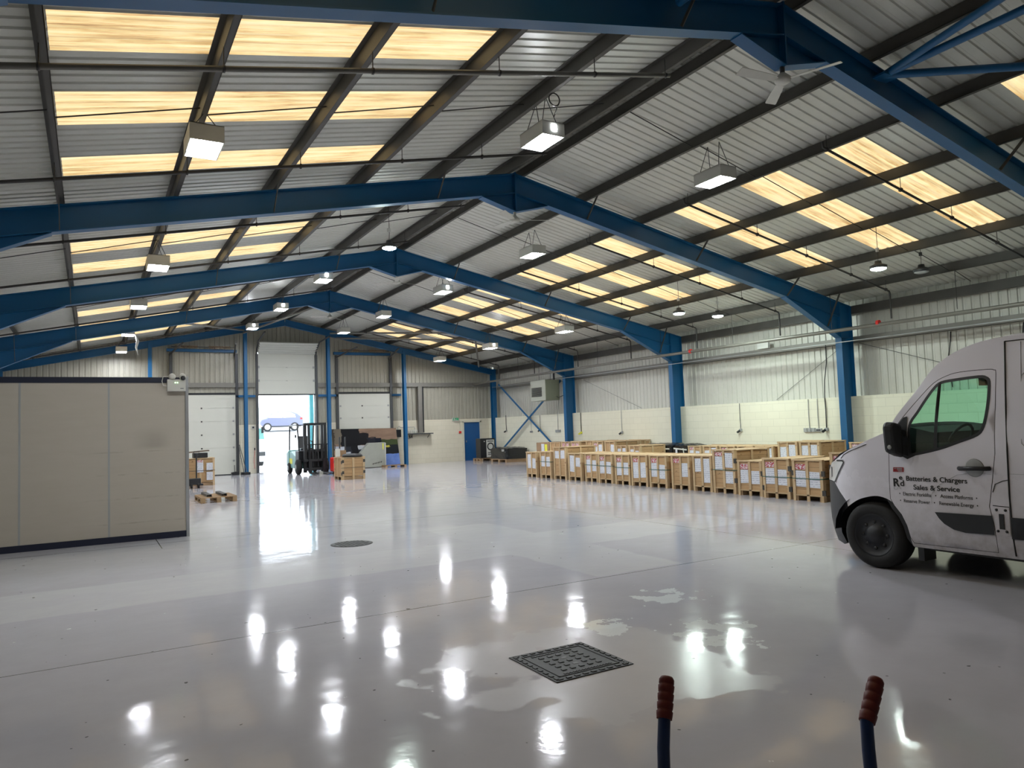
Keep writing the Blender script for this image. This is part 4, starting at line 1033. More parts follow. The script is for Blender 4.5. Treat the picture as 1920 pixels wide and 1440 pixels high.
MB().box(6.13, 6.17, 33.12, 33.17, 1.0, 1.1).build('switch', 'black', root); MB().tube([(6.15, 33.14, 1.0), (6.12, 33.14, .5), (6.14, 33.14, .2)], .008, 5).build('cord', 'redpaint', root)

root = thing('unit_heater', 'olive green gas heater box hung on the right wall by the corner', 'heater', (16.98, 26.55, 2.70))
hx0, hx1, hy0, hy1, hz0, hz1 = 16.60, 17.45, 26.10, 27.30, 2.70, 3.58
hx0 = 16.75
MB().box(hx0, hx1, hy0, hy1, hz0, hz1).build('case', 'heater', root, bevel=.01)
MB().box(hx0-.02, hx0-.001, hy0+.001, hy1, hz0, hz1).build('front_plate', 'heaterface', root)
for k in range(8): MB().bar((hx0-.032, hy0+.28, 2.90+k*.05), (hx0-.032, hy1-.12, 2.90+k*.05), .02, .028, (1,0,1)).build('louvre', 'black', root)
MB().tube([(17.25, 26.2, 3.58), (17.25, 26.2, 3.9)], .04, 8).build('flue', 'black', root)
MB().tube([(17.3, 26.1, 2.85), (17.3, 25.95, 2.80), (17.45, 25.75, 2.9)], .015, 6).build('gas_hose', 'black', root)
for yy in (26.25, 27.15): MB().tube([(17.1, yy, 3.57), (17.1, yy, zsheet(17.1))], .008, 6).build('hanger_rod', 'darkgrey', root)

def outlet(y, z, label, typ='round', top=BZ, cord='black', col='grey'):
    root = thing('wall_socket', label, 'socket', (WX-.03, y, z-.08))
    if typ == 'round':
        MB().box(WX-.05, WX, y-.05, y+.05, z-.03, z+.06).build('box', col, root, bevel=.008)
        MB().cyl((WX-.05, y+.02, z), (WX-.13, y+.05, z-.05), .035, 12).build('plug', 'black' if col != 'yellow' else 'yellow', root)
    elif typ == 'bank':
        for k in range(3): MB().box(WX-.045, WX, y-.18+k*.13, y-.07+k*.13, z-.05, z+.06).build('box', 'grey', root)
    else:
        MB().box(WX-.04, WX, y-.10, y+.10, z-.045, z+.045).build('box', 'grey', root); MB().box(WX-.045, WX-.041, y-.07, y+.07, z-.02, z+.02).build('socket_face', 'darkgrey', root)
    pts = [(WX-.02, y, z+.05), (WX-.02, y+.01, (z+top)/2), (WX-.02, y, top)]
    if top > BZ+.2: pts = [(WX-.02, y, z+.05), (WX-.03, y-.02, 1.8), (WX-.02, y, 2.1), (WX+.1, y+.06, 2.6), (WX+.12, y-.02, 3.1), (WX+.15, y, top)]
    MB().tube(pts, .014 if cord == 'black' else .010, 6).build('cable', cord, root)
outlet(31.35, 1.42, 'round socket on black drop cable beside the corner post', cord='black', top=2.2)
outlet(29.0, 1.36, 'flat double socket under thin conduit behind the cross brace', 'flat', 3.5, 'grey')
outlet(28.2, 1.42, 'round socket on thick drop behind the right brace bar', cord='darkgrey')
outlet(26.75, 1.36, 'bank of three sockets left of the fourth column', 'bank', 3.5, 'grey')
outlet(25.0, 1.26, 'yellow socket hanging on black cable right of the fourth column', cord='black', col='yellow')
outlet(22.3, 1.24, 'round grey socket on a thin drop midway between third and fourth columns', cord='grey')
outlet(16.35, 1.24, 'round grey socket midway between second and third columns', cord='darkgrey', top=2.1)
outlet(13.8, 1.22, 'flat socket bank left of two sockets beside the second column', 'bank', 2.1, 'grey')
outlet(13.5, 1.22, 'narrow white switch between socket bank and blue plug', 'flat', 2.1, 'grey')
outlet(13.25, 1.22, 'round socket with dark blue plug right beside the second column', cord='black', top=3.6)
root = thing('emergency_light', 'small white emergency box on the wall rail between second and third columns', 'emergency light', (17.9, 15.4, 3.78))
MB().box(17.84, 17.93, 15.2, 15.62, 3.74, 3.92).build('case', 'white', root, bevel=.008)
for i, (y, zz) in enumerate(((9.9, 3.5), (8.3, 3.5))):
    pts = [(CX-.02, y, 3.55), (CX-.02, y+.03, 3.3), (CX-.03, y+.1, 2.9), (CX-.02, y+.05, 2.2)]
    tag(MB().tube(pts, .012, 5).build('drop_cable', 'black'), ['black cable wandering down the cladding left above the van roof', 'black cable wandering down the cladding right above the van roof'][i], 'cable')
# thin tension wires on the cladding
tag(MB().tube([(CX-.09, 12.3, 3.55), (CX-.09, 8.2, 2.15)], .007, 5).build('tie_wire', 'darkgrey'), 'thin diagonal wire on the cladding right of the second column', 'wire')
tag(MB().tube([(CX-.03, 15.2, 2.15), (CX-.03, 12.9, 3.5)], .006, 5).build('tie_wire', 'darkgrey'), 'thin diagonal wire on the cladding left of the second column', 'wire')
tag(MB().tube([(CX-.03, 25.2, 3.5), (CX-.03, 21.5, 2.15)], .006, 5).build('tie_wire', 'darkgrey'), 'thin diagonal wire on the cladding right of the fourth column', 'wire')

# ================================================================ MANHOLE COVERS
root = thing('square_manhole_cover', 'square cast iron cover with raised studs in the near floor', 'manhole cover', (2.815, 4.21, 0))
x0, x1, y0, y1 = 2.51, 3.12, 3.91, 4.515
MB().box(x0, x1, y0, y1, .0005, .006).build('plate', 'iron', root)
mb = MB()
def stud(x, y, a, b, h=.011): mb.box(x-a, x+a, y-b, y+b, .006, h)
for i in range(9):
    q = x0+.045+i*.065; r = y0+.045+i*.0645
    for yy in (y0+.028, y1-.028): stud(q, yy, .018, .012)
    for xx in (x0+.028, x1-.028): stud(xx, r, .012, .018)
for a, b, c_, d_ in ((x0+.065, y0+.065, x1-.065, y0+.073), (x0+.065, y1-.073, x1-.065, y1-.065), (x0+.065, y0+.065, x0+.073, y1-.065), (x1-.073, y0+.065, x1-.065, y1-.065)):
    mb.box(a, c_, b, d_, .006, .010)
for i in range(5):
    for j in range(5):
        if (i, j) in ((2, 1), (2, 3)): continue
        stud(x0+.165+i*.070, y0+.165+j*.070, .017, .013)
mb.build('raised_studs', 'iron', root)
mb = MB()
for yy, n in ((y0+.095, 16), (y1-.105, 14)):
    for k in range(n): mb.box(x0+.12+k*.024, x0+.135+k*.024, yy-.008, yy+.008, .006, .010)
mb.build('raised_lettering', 'iron', root)
for j in (1, 3): MB().box(x0+.285, x0+.325, y0+.15+j*.07, y0+.18+j*.07, .0062, .0075).build('key_slot', 'black', root)
root = thing('round_manhole_cover', 'round dark cover in the floor beyond the sawn joint', 'manhole cover', (3.26, 10.42, 0))
MB().lathe([(0, .006), (.26, .006), (.30, .005), (.30, .0005), (0, .0005)], (3.26, 10.42, 0), 'z', 40).build('plate', 'iron', root)
mb = MB()
for i in range(-5, 6):
    for j in range(-5, 6):
        if i*i+j*j < 26: mb.box(3.26+i*.048-.014, 3.26+i*.048+.014, 10.42+j*.048-.014, 10.42+j*.048+.014, .006, .010)
mb.build('raised_studs', 'iron', root)

# ================================================================ SACK TRUCK (foreground handles)
root = thing('sack_truck', 'sack truck with two red ribbed grips on blue tubes in the foreground', 'sack truck', (1.25, 1.10, 0))
G0, G1 = Vector((1.094, 1.257, 1.043)), Vector((1.494, 1.028, 1.012))
ax = (G1-G0); ax.z = 0; ax.normalize(); fwd = Vector((-ax.y, ax.x, 0))
G1.z = G0.z - .02
for g, ln in ((G0, 'left'), (G1, 'right')):
    s = 1 if ln == 'right' else -1
    tip = g.copy(); lean = Vector((-.040, -.031, -.075)) if ln == 'left' else Vector((-.070, -.018, -.075))
    a = tip; b = tip + lean*1.0; c2 = tip + lean*1.0 + Vector((-.016, -.012, -.05)); 
    e1 = c2 + Vector((-.012, -.012, -.06)); foot = e1 + fwd*.10 + Vector((0, 0, -(e1.z-.14)))
    MB().tube([a + (b-a)*.15, b, c2, e1, e1 + (foot-e1)*.25, foot], .0135, 12).build('frame_tube', 'navytube', root)
    d = (b-a).normalized(); pts = []; rr = []
    L = (b-a).length*.98
    prof = [(0, .004), (.002, .013), (.008, .0165), (.016, .0165)]
    for k in range(4):
        q = .018 + k*(L-.018)/4; w_ = (L-.018)/4
        prof += [(q, .0150), (q+.003, .0178), (q+w_*.6, .0172), (q+w_-.002, .0165)]
    prof += [(L, .0165), (L+.001, .012)]
    for q, r_ in prof: pts.append(a + d*q); rr.append(r_)
    MB().tube(pts, rr, 20).build('ribbed_grip', 'red', root)
    wc = foot + Vector((0, 0, -.01)) ; wc.z = .125
    wh = MB(); 
    wh.tube([wc + ax*(.05*s), wc + ax*(.10*s)], .125, 24); wt = wh.build('tyre', 'rubber', root)
    MB().tube([wc + ax*(.045*s), wc + ax*(.105*s)], .06, 16).build('hub', 'redpaint', wt)
FL = [G0 + Vector((-.068-.02, -.055, -.185)), G1 + Vector((-.098-.01, -.042, -.185))]
for tt, dz in ((.35, 0), (.75, 0)):
    A = FL[0] + fwd*(.10*tt) + Vector((0, 0, -(FL[0].z-.14)*tt)); B = FL[1] + fwd*(.10*tt) + Vector((0, 0, -(FL[1].z-.14)*tt))
    MB().tube([A, B], .011, 8).build('cross_bar', 'navytube', root)
A = FL[0] + fwd*.10; B = FL[1] + fwd*.10; A.z = B.z = .125
MB().tube([A - ax*.05, B + ax*.05], .01, 8).build('axle', 'steel', root)
A.z = B.z = .012
mb = MB(); mb.bar(A + fwd*.14, B + fwd*.14, .26, .008, (0,0,1)); mb.bar(A + fwd*.01 + Vector((0,0,.06)), B + fwd*.01 + Vector((0,0,.06)), .008, .13, (0,0,1)); mb.build('toe_plate', 'navytube', root)

# ================================================================ VAN
VC = 8.10
def vx(y, z):
    x = 7.07
    x += .05*max(0, (.55-max(z, .2))/.3)**2
    x += .19*max(0, (z-1.30))**1.7
    x += .22*max(0, (min(y, 5.6)-4.8)/.6)**2.2
    return x
van = thing('van', 'white high roof panel van with lettering on its door, at the right', 'van', (VC, 2.9, 0))
def inside(p, poly):
    x, y = p; c = False; n = len(poly)
    for i in range(n):
        x1, y1 = poly[i]; x2, y2 = poly[(i+1) % n]
        if (y1 > y) != (y2 > y) and x < (x2-x1)*(y-y1)/(y2-y1)+x1: c = not c
    return c
def skin(outer, holes=(), off=0., side=-1, grid=.10, m=0, mb=None):
    """side panel cut from the body surface between (y,z) outlines"""
    polys = [list(outer)] + [list(h) for h in holes]
    vs = []; ed = []
    for P in polys:
        P2_ = []
        for i in range(len(P)):
            a, b = Vector(P[i]), Vector(P[(i+1) % len(P)]); k = max(1, int((b-a).length/.12))
            for j in range(k): P2_.append(a+(b-a)*j/k)
        s0 = len(vs); vs += P2_; ed += [(s0+i, s0+(i+1) % len(P2_)) for i in range(len(P2_))]
    ys = [p[0] for p in outer]; zs = [p[1] for p in outer]
    y = min(ys)+grid/2
    while y < max(ys):
        z = min(zs)+grid/2
        while z < max(zs):
            if inside((y, z), outer) and not any(inside((y, z), h) for h in holes): vs.append(Vector((y, z)))
            z += grid
        y += grid
    r = delaunay_2d_cdt(vs, ed, [], 0, 1e-5)
    V, F = r[0], r[2]; out = []
    for f in F:
        c = sum((V[i] for i in f), Vector((0, 0)))/len(f)
        if inside(c, outer) and not any(inside(c, h) for h in holes): out.append(tuple(f))
    mb = mb or MB()
    def P3(v):
        x = vx(v[0], v[1]) - off
        if side > 0: x = 2*VC-x
        return (x, v[0], v[1])
    mb.add([P3(v) for v in V], [f if side < 0 else f[::-1] for f in out], m, True)
    return mb
arch = [(5.244,.20),(5.30,.30),(5.281,.444),(5.205,.54),(5.115,.611),(4.974,.693),(4.85,.736),(4.727,.755),(4.612,.729),(4.53,.67),(4.463,.58),(4.425,.456),(4.403,.285)]
def smooth(P, k=4):
    out = []; n = len(P)
    for i in range(n-1):
        p0, p1, p2, p3 = P[max(0, i-1)], P[i], P[i+1], P[min(n-1, i+2)]
        for j in range(k):
            u = j/k
            out.append(tuple(.5*((2*p1[q])+(-p0[q]+p2[q])*u+(2*p0[q]-5*p1[q]+4*p2[q]-p3[q])*u*u+(-p0[q]+3*p1[q]-3*p2[q]+p3[q])*u**3) for q in (0, 1)))
    return out+[P[-1]]
rarch = [(1.70,.29),(1.66,.50),(1.55,.65),(1.42,.72),(1.30,.745),(1.18,.72),(1.05,.65),(.94,.50),(.90,.29)]
topl = [(5.56,.86),(5.52,.98),(5.41,1.08),(5.2,1.186),(4.98,1.261),(4.81,1.33),(4.656,1.39),(4.584,1.427),(4.464,1.598),(4.267,1.836),(4.121,2.037),(3.927,2.175),(3.69,2.251),(3.506,2.268),(3.33,2.275),(1.6,2.28),(.60,2.27),(.46,2.22),(.42,2.1),(.36,1.2),(.34,.60),(.34,.30)]
front_lo = [(5.30,.17),(5.48,.18),(5.57,.30),(5.59,.55),(5.58,.75)]
topl = topl[:6] + smooth(topl[6:17], 3) + topl[17:]
side_out = topl + rarch[::-1] + [(1.71,.27), (3.4,.275), (4.39,.27)] + arch[::-1] + front_lo
seg = {}
body_outline = [p for p in (front_lo + topl)]
bumper = [(5.244,.20),(5.30,.17),(5.48,.18),(5.57,.30),(5.59,.55),(5.58,.75),(5.56,.86),(5.36,.855),(5.127,.661),(5.115,.611),(5.205,.54),(5.281,.444),(5.30,.30)]
headl = [(5.56,.865),(5.52,.98),(5.41,1.075),(5.275,1.106),(5.157,1.112),(5.14,1.089),(5.346,.862)]
white_side = topl[4:] + rarch[::-1] + [(1.71,.27), (3.4,.275), (4.39,.27)] + smooth(arch[::-1][:9]) + [(5.127,.661),(5.36,.855),(5.346,.862),(5.14,1.089),(5.157,1.112),(5.275,1.106),(5.33,1.10)]
door = [(4.575,1.395),(4.573,1.209),(4.587,.926),(4.588,.736),(4.547,.665),(4.48,.584),(4.433,.481),(4.413,.36),(4.385,.305),(3.60,.312),(3.60,.539),(3.632,.728),(3.594,.947),(3.553,1.212),(3.534,1.645),(3.538,1.936),(3.558,1.972),(3.623,1.983),(3.862,1.978),(3.985,1.952),(4.111,1.888),(4.25,1.745),(4.41,1.565),(4.53,1.41)]
glass = [(4.345,1.191),(4.350,1.40),(4.329,1.509),(4.259,1.607),(4.182,1.725),(4.097,1.841),(4.033,1.888),(3.907,1.905),(3.69,1.919),(3.623,1.904),(3.594,1.862),(3.594,1.72),(3.611,1.575),(3.641,1.454),(3.694,1.381),(3.855,1.318),(4.059,1.246),(4.294,1.192)]
glass = smooth(glass + [glass[0]], 3)[:-1]
door = door[:14] + smooth(door[14:], 3)
def shrink(P, e):
    cx = sum(p[0] for p in P)/len(P); cy = sum(p[1] for p in P)/len(P)
    out = []
    n = len(P)
    for i in range(n):
        a, b, c = Vector(P[i-1]), Vector(P[i]), Vector(P[(i+1) % n])
        d1 = (b-a).normalized(); d2 = (c-b).normalized(); n1 = Vector((-d1.y, d1.x)); n2 = Vector((-d2.y, d2.x)); nn = (n1+n2)
        nn = nn.normalized() if nn.length > 1e-6 else n1
        q = b + nn*e
        area = sum(P[k][0]*P[(k+1) % n][1]-P[(k+1) % n][0]*P[k][1] for k in range(n))
        if area < 0: q = b - nn*e
        out.append((q.x, q.y))
    return out
# near side with door opening, far side with only the glass cut out
mb = skin(white_side, [door], side=-1, grid=.06); skin(white_side, [glass], side=1, mb=mb)
# roof, bonnet, rear cap across the van
cap = topl[2:]
mbc = mb
n = 12; ring = []
for i, (y, z) in enumerate(cap):
    a = Vector(cap[max(0, i-1)]); b = Vector(cap[min(len(cap)-1, i+1)]); d = (b-a).normalized(); nn = Vector((d.y, -d.x))*-1
    if nn.y < 0 and z > 1: nn = -nn
    if y < .5: nn = Vector((-1, 0)) if z < 2.15 else Vector((-.7, .7))
    bul = .10 if z < 1.15 and y > 5 else .05 if y > 4.6 else .10 if y > 4.05 else .06
    row = []
    xl = vx(y, z)
    for k in range(n+1):
        t_ = k/n; e = 1-abs(2*t_-1)**2.6
        row.append((xl+(2*VC-2*xl)*t_, y+nn.x*bul*e, z+nn.y*bul*e))
    ring.append(row)
def capfaces(i0, i1, mb):
    vs = [p for r in ring[i0:i1+1] for p in r]; w_ = n+1
    mb.add(vs, [(i*w_+k, i*w_+k+1, (i+1)*w_+k+1, (i+1)*w_+k) for i in range(i1-i0) for k in range(n)], 0, True)
# index of the screen: from base (4.584,1.427) to header (4.121,2.037)
ib = cap.index((4.584,1.427)); ih = cap.index((4.121,2.037))
capfaces(0, ib, mb); capfaces(ih, len(cap)-1, mb)
body = mb.build('body', 'van', van, recalc=False)
mb = MB(); capfaces(ib, ih, mb); mb.build('windscreen', 'glass', van, recalc=False)
# dark surround strips of the screen pillars
# front bumper, grille
mb = skin(bumper, side=-1); skin(bumper, side=1, mb=mb)
fr_ = [(5.30,.17),(5.48,.18),(5.57,.30),(5.59,.55),(5.58,.75),(5.56,.86)]; rows = []
for y, z in fr_:
    xl = vx(y, z); rows.append([(xl+(2*VC-2*xl)*k/n, y+.14*(1-abs(2*k/n-1)**2.6)*(1 if z > .2 else .5), z) for k in range(n+1)])
vs = [p for r in rows for p in r]; mb.add(vs, [(i*(n+1)+k, i*(n+1)+k+1, (i+1)*(n+1)+k+1, (i+1)*(n+1)+k) for i in range(len(rows)-1) for k in range(n)], 0, True)
mb.build('front_bumper', 'vanblack', van, recalc=False)
mb = MB(); rows = []
for y, z in ((5.56,.86),(5.52,.98),(5.41,1.08)):
    xl = vx(y, z); rows.append([(xl+(2*VC-2*xl)*k/n, y+.12*(1-abs(2*k/n-1)**2.6), z) for k in range(n+1)])
vs = [p for r in rows for p in r]; mb.add(vs, [(i*(n+1)+k, i*(n+1)+k+1, (i+1)*(n+1)+k+1, (i+1)*(n+1)+k) for i in range(2) for k in range(n)], 0, True)
mb.build('grille', 'vanblack', van, recalc=False)
for s in (-1, 1):
    o = skin(headl, side=s, off=.003, grid=.05).build('headlight', 'lampglass', van, recalc=False)
    rim = [headl[-1], headl[-2], headl[-3]]
    mb = skin([(5.157,1.118),(5.275,1.112),(5.27,1.095),(5.165,1.10),(5.150,1.088),(5.352,.868),(5.338,.852),(5.125,1.088)], side=s, off=.008, grid=.5); mb.build('headlight_rim', 'black', van, recalc=False)
    skin([(5.44,.90),(5.41,.92),(5.40,1.02),(5.44,1.03)], side=s, off=.006, grid=.5).build('headlight_strip', 'darkgrey', o, recalc=False)
# driver door
dr = skin(shrink(door, .006), [glass], side=-1, off=0).build('front_door', 'van', van, recalc=False)
skin(glass, side=-1, off=-.012).build('door_glass', 'glass', dr, recalc=False)
skin(glass, side=1, off=-.012).build('far_glass', 'glass', van, recalc=False)
# black frame of the glass
mb = skin(shrink(glass, -.012), [shrink(glass, .016)], side=-1, off=.002, grid=2.); mb.build('glass_seal', 'black', dr, recalc=False)
skin([(4.060,1.885),(4.030,1.893),(4.074,1.24),(4.108,1.23)], side=-1, off=.003, grid=.5).build('quarter_bar', 'black', dr, recalc=False)
# dark lining behind the door gap and pillar
mb = skin(shrink(door, -.05), [shrink(door, .05)], side=-1, off=-.02, grid=2.); mb.build('door_jamb', 'black', van, recalc=False)
skin([(4.365,1.40),(4.345,1.19),(4.273,1.187),(4.374,1.143),(4.537,1.226),(4.575,1.39),(4.50,1.44),(4.40,1.56),(4.36,1.57)], side=-1, off=.006, grid=.5).build('mirror_base', 'vanblack', dr, recalc=False)
# lower dark area of window: dashboard and door card, seats, steering wheel, mirror inside
MB().prism([(4.62,1.05),(4.62,1.40),(4.45,1.46),(4.20,1.40),(4.10,1.20),(4.10,1.05)], lambda y, z: (7.25, y, z), lambda y, z: (8.95, y, z)).build('dashboard', 'seat', van)
MB().box(7.16, 7.20, 3.66, 4.45, .4, 1.30).build('door_card', 'seat', van)
for xx in (7.35, 8.1, 8.5):
    st = MB().box(xx, xx+.42, 3.68, 4.1, .75, .95).build('seat', 'seat', van); MB().box(xx, xx+.42, 3.52, 3.68, .9, 1.42).build('backrest', 'seat', st, bevel=.05)
MB().tube([(7.56+.19*math.cos(a*.4), 4.12-.08*math.sin(a*.4), 1.32+.15*math.sin(a*.4)) for a in range(17)], .014, 6).build('steering_wheel', 'seat', van)
MB().box(7.9, 8.3, 4.02, 4.08, 1.86, 1.96).build('sun_visor', 'seat', van); MB().box(7.35, 8.85, 3.60, 4.05, 1.94, 1.97).build('headlining', 'seat', van)
MB().box(7.30, 8.90, 3.40, 3.44, .35, 1.22).build('bulkhead', 'darkgrey', van)
# trims, handle, seams
skin([(4.132,.639),(3.61,.648),(3.606,.476),(3.858,.468),(3.962,.487),(4.048,.534),(4.095,.581)], side=-1, off=.012, grid=.3).build('side_trim', 'vanblack', van, recalc=False)
skin([(3.463,.646),(1.78,.655),(1.75,.452),(3.463,.455)], side=-1, off=.012, grid=.3).build('side_trim', 'vanblack', van, recalc=False)
def seam(pts, wd=.010, off=.003, nm='panel_seam', par=van, m='letter'):
    P = [Vector((vx(y, z)-off, y, z)) for y, z in pts]; MB().tube(P, wd/2, 6).build(nm, m, par)
seam([(3.484,2.226),(3.461,1.93),(3.449,1.641),(3.451,1.213),(3.46,.835),(3.457,.507),(3.457,.302)], .014, .005)
seam([(3.484,2.226),(1.95,2.22),(1.93,.30)], .010)
seam([(3.35,2.21),(3.33,1.9)], .004)
seam([(5.185,1.13),(5.131,1.175),(5.043,1.212),(4.922,1.252),(4.816,1.29)], .008)
seam([(3.597,.86),(3.573,.933),(3.508,.965),(3.459,.977)], .007); seam([(3.604,.74),(3.471,.735)], .008)
seam([(3.60,1.02),(3.75,1.03),(3.90,1.005),(4.02,.94),(4.12,.87),(4.16,.80),(4.16,.72)], .0022, m='grey', nm='body_crease', par=dr)
seam([(3.455,1.03),(3.0,1.03),(1.95,1.03)], .003, m='grey', nm='body_crease')
# recessed side panel of the load area
rec = [(3.33,1.90),(3.30,1.93),(2.05,1.93),(2.02,1.90),(2.02,1.30),(2.05,1.27),(3.30,1.27),(3.33,1.30)]
seam(rec+[rec[0]], .008, .001, 'pressed_panel_edge', van, 'grey')
for zz in (1.86, 1.40):
    seam([(3.27,zz),(2.9,zz)], .014, .004, 'slot_mark')
# hinge box
hb = skin([(3.598,.735),(3.472,.732),(3.472,.480),(3.596,.480)], side=-1, off=.006, grid=.3).build('hinge_plate', 'van', van, recalc=False)
for y, z in ((3.575,.705),(3.50,.705),(3.573,.515),(3.50,.515)): MB().lathe([(0, -.006), (.012, -.006), (.012, 0), (0, 0)], (vx(y, z)-.006, y, z), 'x', 10).build('bolt', 'black', hb)
MB().box(vx(3.54,.6)-.014, vx(3.54,.6)-.006, 3.515, 3.555, .535, .67).build('keep_slot', 'black', hb)
hx = vx(3.74, 1.07)
hd = MB().tube([(hx-.012, 3.872, 1.068), (hx-.042, 3.855, 1.068), (hx-.046, 3.74, 1.072), (hx-.042, 3.62, 1.074), (hx-.012, 3.603, 1.074)], .021, 10).build('door_handle', 'black', dr)
MB().lathe([(0, -.004), (.075, -.004), (.085, 0), (0, 0)], (hx-.001, 3.74, 1.075), 'x', 24).build('handle_recess', 'grey', dr)
# mirror
mr = MB().add([(7.03,4.50,1.17),(6.88,4.50,1.22),(6.86,4.50,1.48),(6.91,4.50,1.53),(7.03,4.50,1.50), (7.03,4.37,1.15),(6.90,4.39,1.20),(6.88,4.39,1.47),(6.92,4.39,1.52),(7.03,4.38,1.49)],
    [(0,1,2,3,4),(9,8,7,6,5),(0,5,6,1),(1,6,7,2),(2,7,8,3),(3,8,9,4),(4,9,5,0)])
mo = mr.build('door_mirror', 'vanblack', dr, bevel=.03)
MB().bar((7.02, 4.44, 1.25), (7.10, 4.40, 1.22), .10, .10).build('mirror_arm', 'vanblack', dr); MB().bar((7.02, 4.44, 1.42), (7.10, 4.42, 1.40), .08, .05).build('mirror_arm', 'vanblack', dr)
MB().lathe([(0, -.006), (.018, -.006), (.024, 0), (0, 0)], (6.885, 4.44, 1.27), 'x', 14).build('indicator', 'grey', mo)
# wheels
for yy in (4.805, 1.30):
    for s in (-1, 1):
        xo = 7.075 if s < 0 else 2*VC-7.075; d_ = -s
        prof = [(0,.06),(.12,.05),(.205,.03),(.225,.0),(.30,.0),(.335,.03),(.345,.07),(.345,.17),(.335,.21),(.225,.22),(0,.22)]
        wlo = MB().lathe([(r_, h_*d_) for r_, h_ in prof], (xo, yy, .343), 'x', 40).build('tyre', 'rubber', van)
        wt = MB().lathe([(0,.012*d_),(.09,.012*d_),(.10,.03*d_),(.16,.038*d_),(.205,.018*d_),(.222,.004*d_),(.226,.02*d_)], (xo-.001*d_, yy, .343), 'x', 36).build('rim', 'rim', wlo)
        for k in range(8):
            a = k*math.pi/4; MB().lathe([(0, .030*d_), (.020, .030*d_), (.020, .034*d_), (0, .034*d_)], (xo, yy+.135*math.cos(a), .343+.135*math.sin(a)), 'x', 8).build('vent_hole', 'black', wt)
# wheel arch liners and underbody
for yy, (ya, yb) in ((4.8, (4.35, 5.36)), (1.3, (.86, 1.74))):
    for s in (-1, 1):
        xa, xb = (7.11, 7.60) if s < 0 else (2*VC-7.60, 2*VC-7.11); R_ = .47
        mb = MB(); pts = [(yy+R_*1.02*math.cos(a*math.pi/12), .36+.42*math.sin(a*math.pi/12)) for a in range(13)]
        vs = [(xa, y, z) for y, z in pts] + [(xb, y, z) for y, z in pts]
        mb.add(vs, [(i, i+1, 14+i, 13+i) for i in range(12)], 0, True)
        ci = xb if s < 0 else xa
        mb.add([(ci, y, z) for y, z in pts] + [(ci, yy+R_, .22), (ci, yy-R_, .22)][::-1], [tuple(range(15))])
        mb.build('arch_liner', 'black', van, recalc=False)
MB().box(7.20, 9.0, 1.9, 4.28, .24, .34).build('underbody', 'black', van); MB().box(7.35, 8.85, 4.28, 5.4, .24, .34).build('underbody', 'black', van); MB().box(7.2, 9.0, .45, .8, .26, .4).build('underbody', 'black', van)
MB().box(7.12, 7.32, 4.30, 4.36, .14, .38).build('mud_flap', 'black', van)
# lettering on the door
def text(s, y, z, h, width, bold=.02, m='letter', nm='lettering', par=None):
    cu = D.curves.new('txt', 'FONT'); cu.body = s; cu.size = 1; cu.offset = min(bold, .008); cu.extrude = .0; cu.align_x = 'LEFT'
    o = D.objects.new('txt', cu); COL.objects.link(o); bpy.context.view_layer.update()
    me = D.meshes.new_from_object(o.evaluated_get(bpy.context.evaluated_depsgraph_get())); D.objects.remove(o)
    xs_ = [v.co.x for v in me.vertices]; zs_ = [v.co.y for v in me.vertices]; x0_, x1_ = min(xs_), max(xs_)
    sx = width/(x1_-x0_); sz = h/.73
    mb = MB(); th = (bold-.01)*h*.9
    for k_, (dy, dz) in enumerate(((0, 0),) if bold < .02 else ((0, 0), (th, 0), (-th, 0), (0, th*.7), (0, -th*.7))):
        vs = []
        for v in me.vertices:
            yy = y-(v.co.x-x0_)*sx+dy; zz = z+v.co.y*sz+dz; vs.append((vx(yy, zz)-.0035-.0002*k_, yy, zz))
        mb.add(vs, [tuple(p.vertices) for p in me.polygons])
    return mb.build(nm, m, par or dr, recalc=False)
text('Batteries & Chargers', 4.402, .929, .050, .588, .03)
text('Sales & Service', 4.332, .845, .050, .445, .03)
text('•  Electric Forklifts   •   Access Platforms  •', 4.485, .780, .036, .75, .012)
text('•  Reserve Power   •   Renewable Energy  •', 4.482, .711, .036, .75, .012)
text('R', 4.536, .868, .082, .060, .05); text('e', 4.476, .937, .048, .034, .04); text('d', 4.466, .873, .060, .038, .04)
seam([(4.536,.862),(4.536,.838),(4.505,.838),(4.503,.856),(4.477,.856),(4.462,.842)], .003, .003, 'logo_outline', dr, 'grey')
skin([(4.531,1.058),(4.42,1.060),(4.422,1.014),(4.535,1.012)], side=-1, off=.004, grid=.5).build('red_label', 'redtag', dr, recalc=False)
for ya, yb, za, zb in ((4.522, 4.500, 1.044, 1.050), (4.494, 4.436, 1.042, 1.051), (4.490, 4.436, 1.030, 1.036), (4.480, 4.436, 1.020, 1.025)):
    skin([(ya, za), (yb, za), (yb, zb), (ya, zb)], side=-1, off=.0055, grid=.5).build('label_line', 'grey', dr, recalc=False)

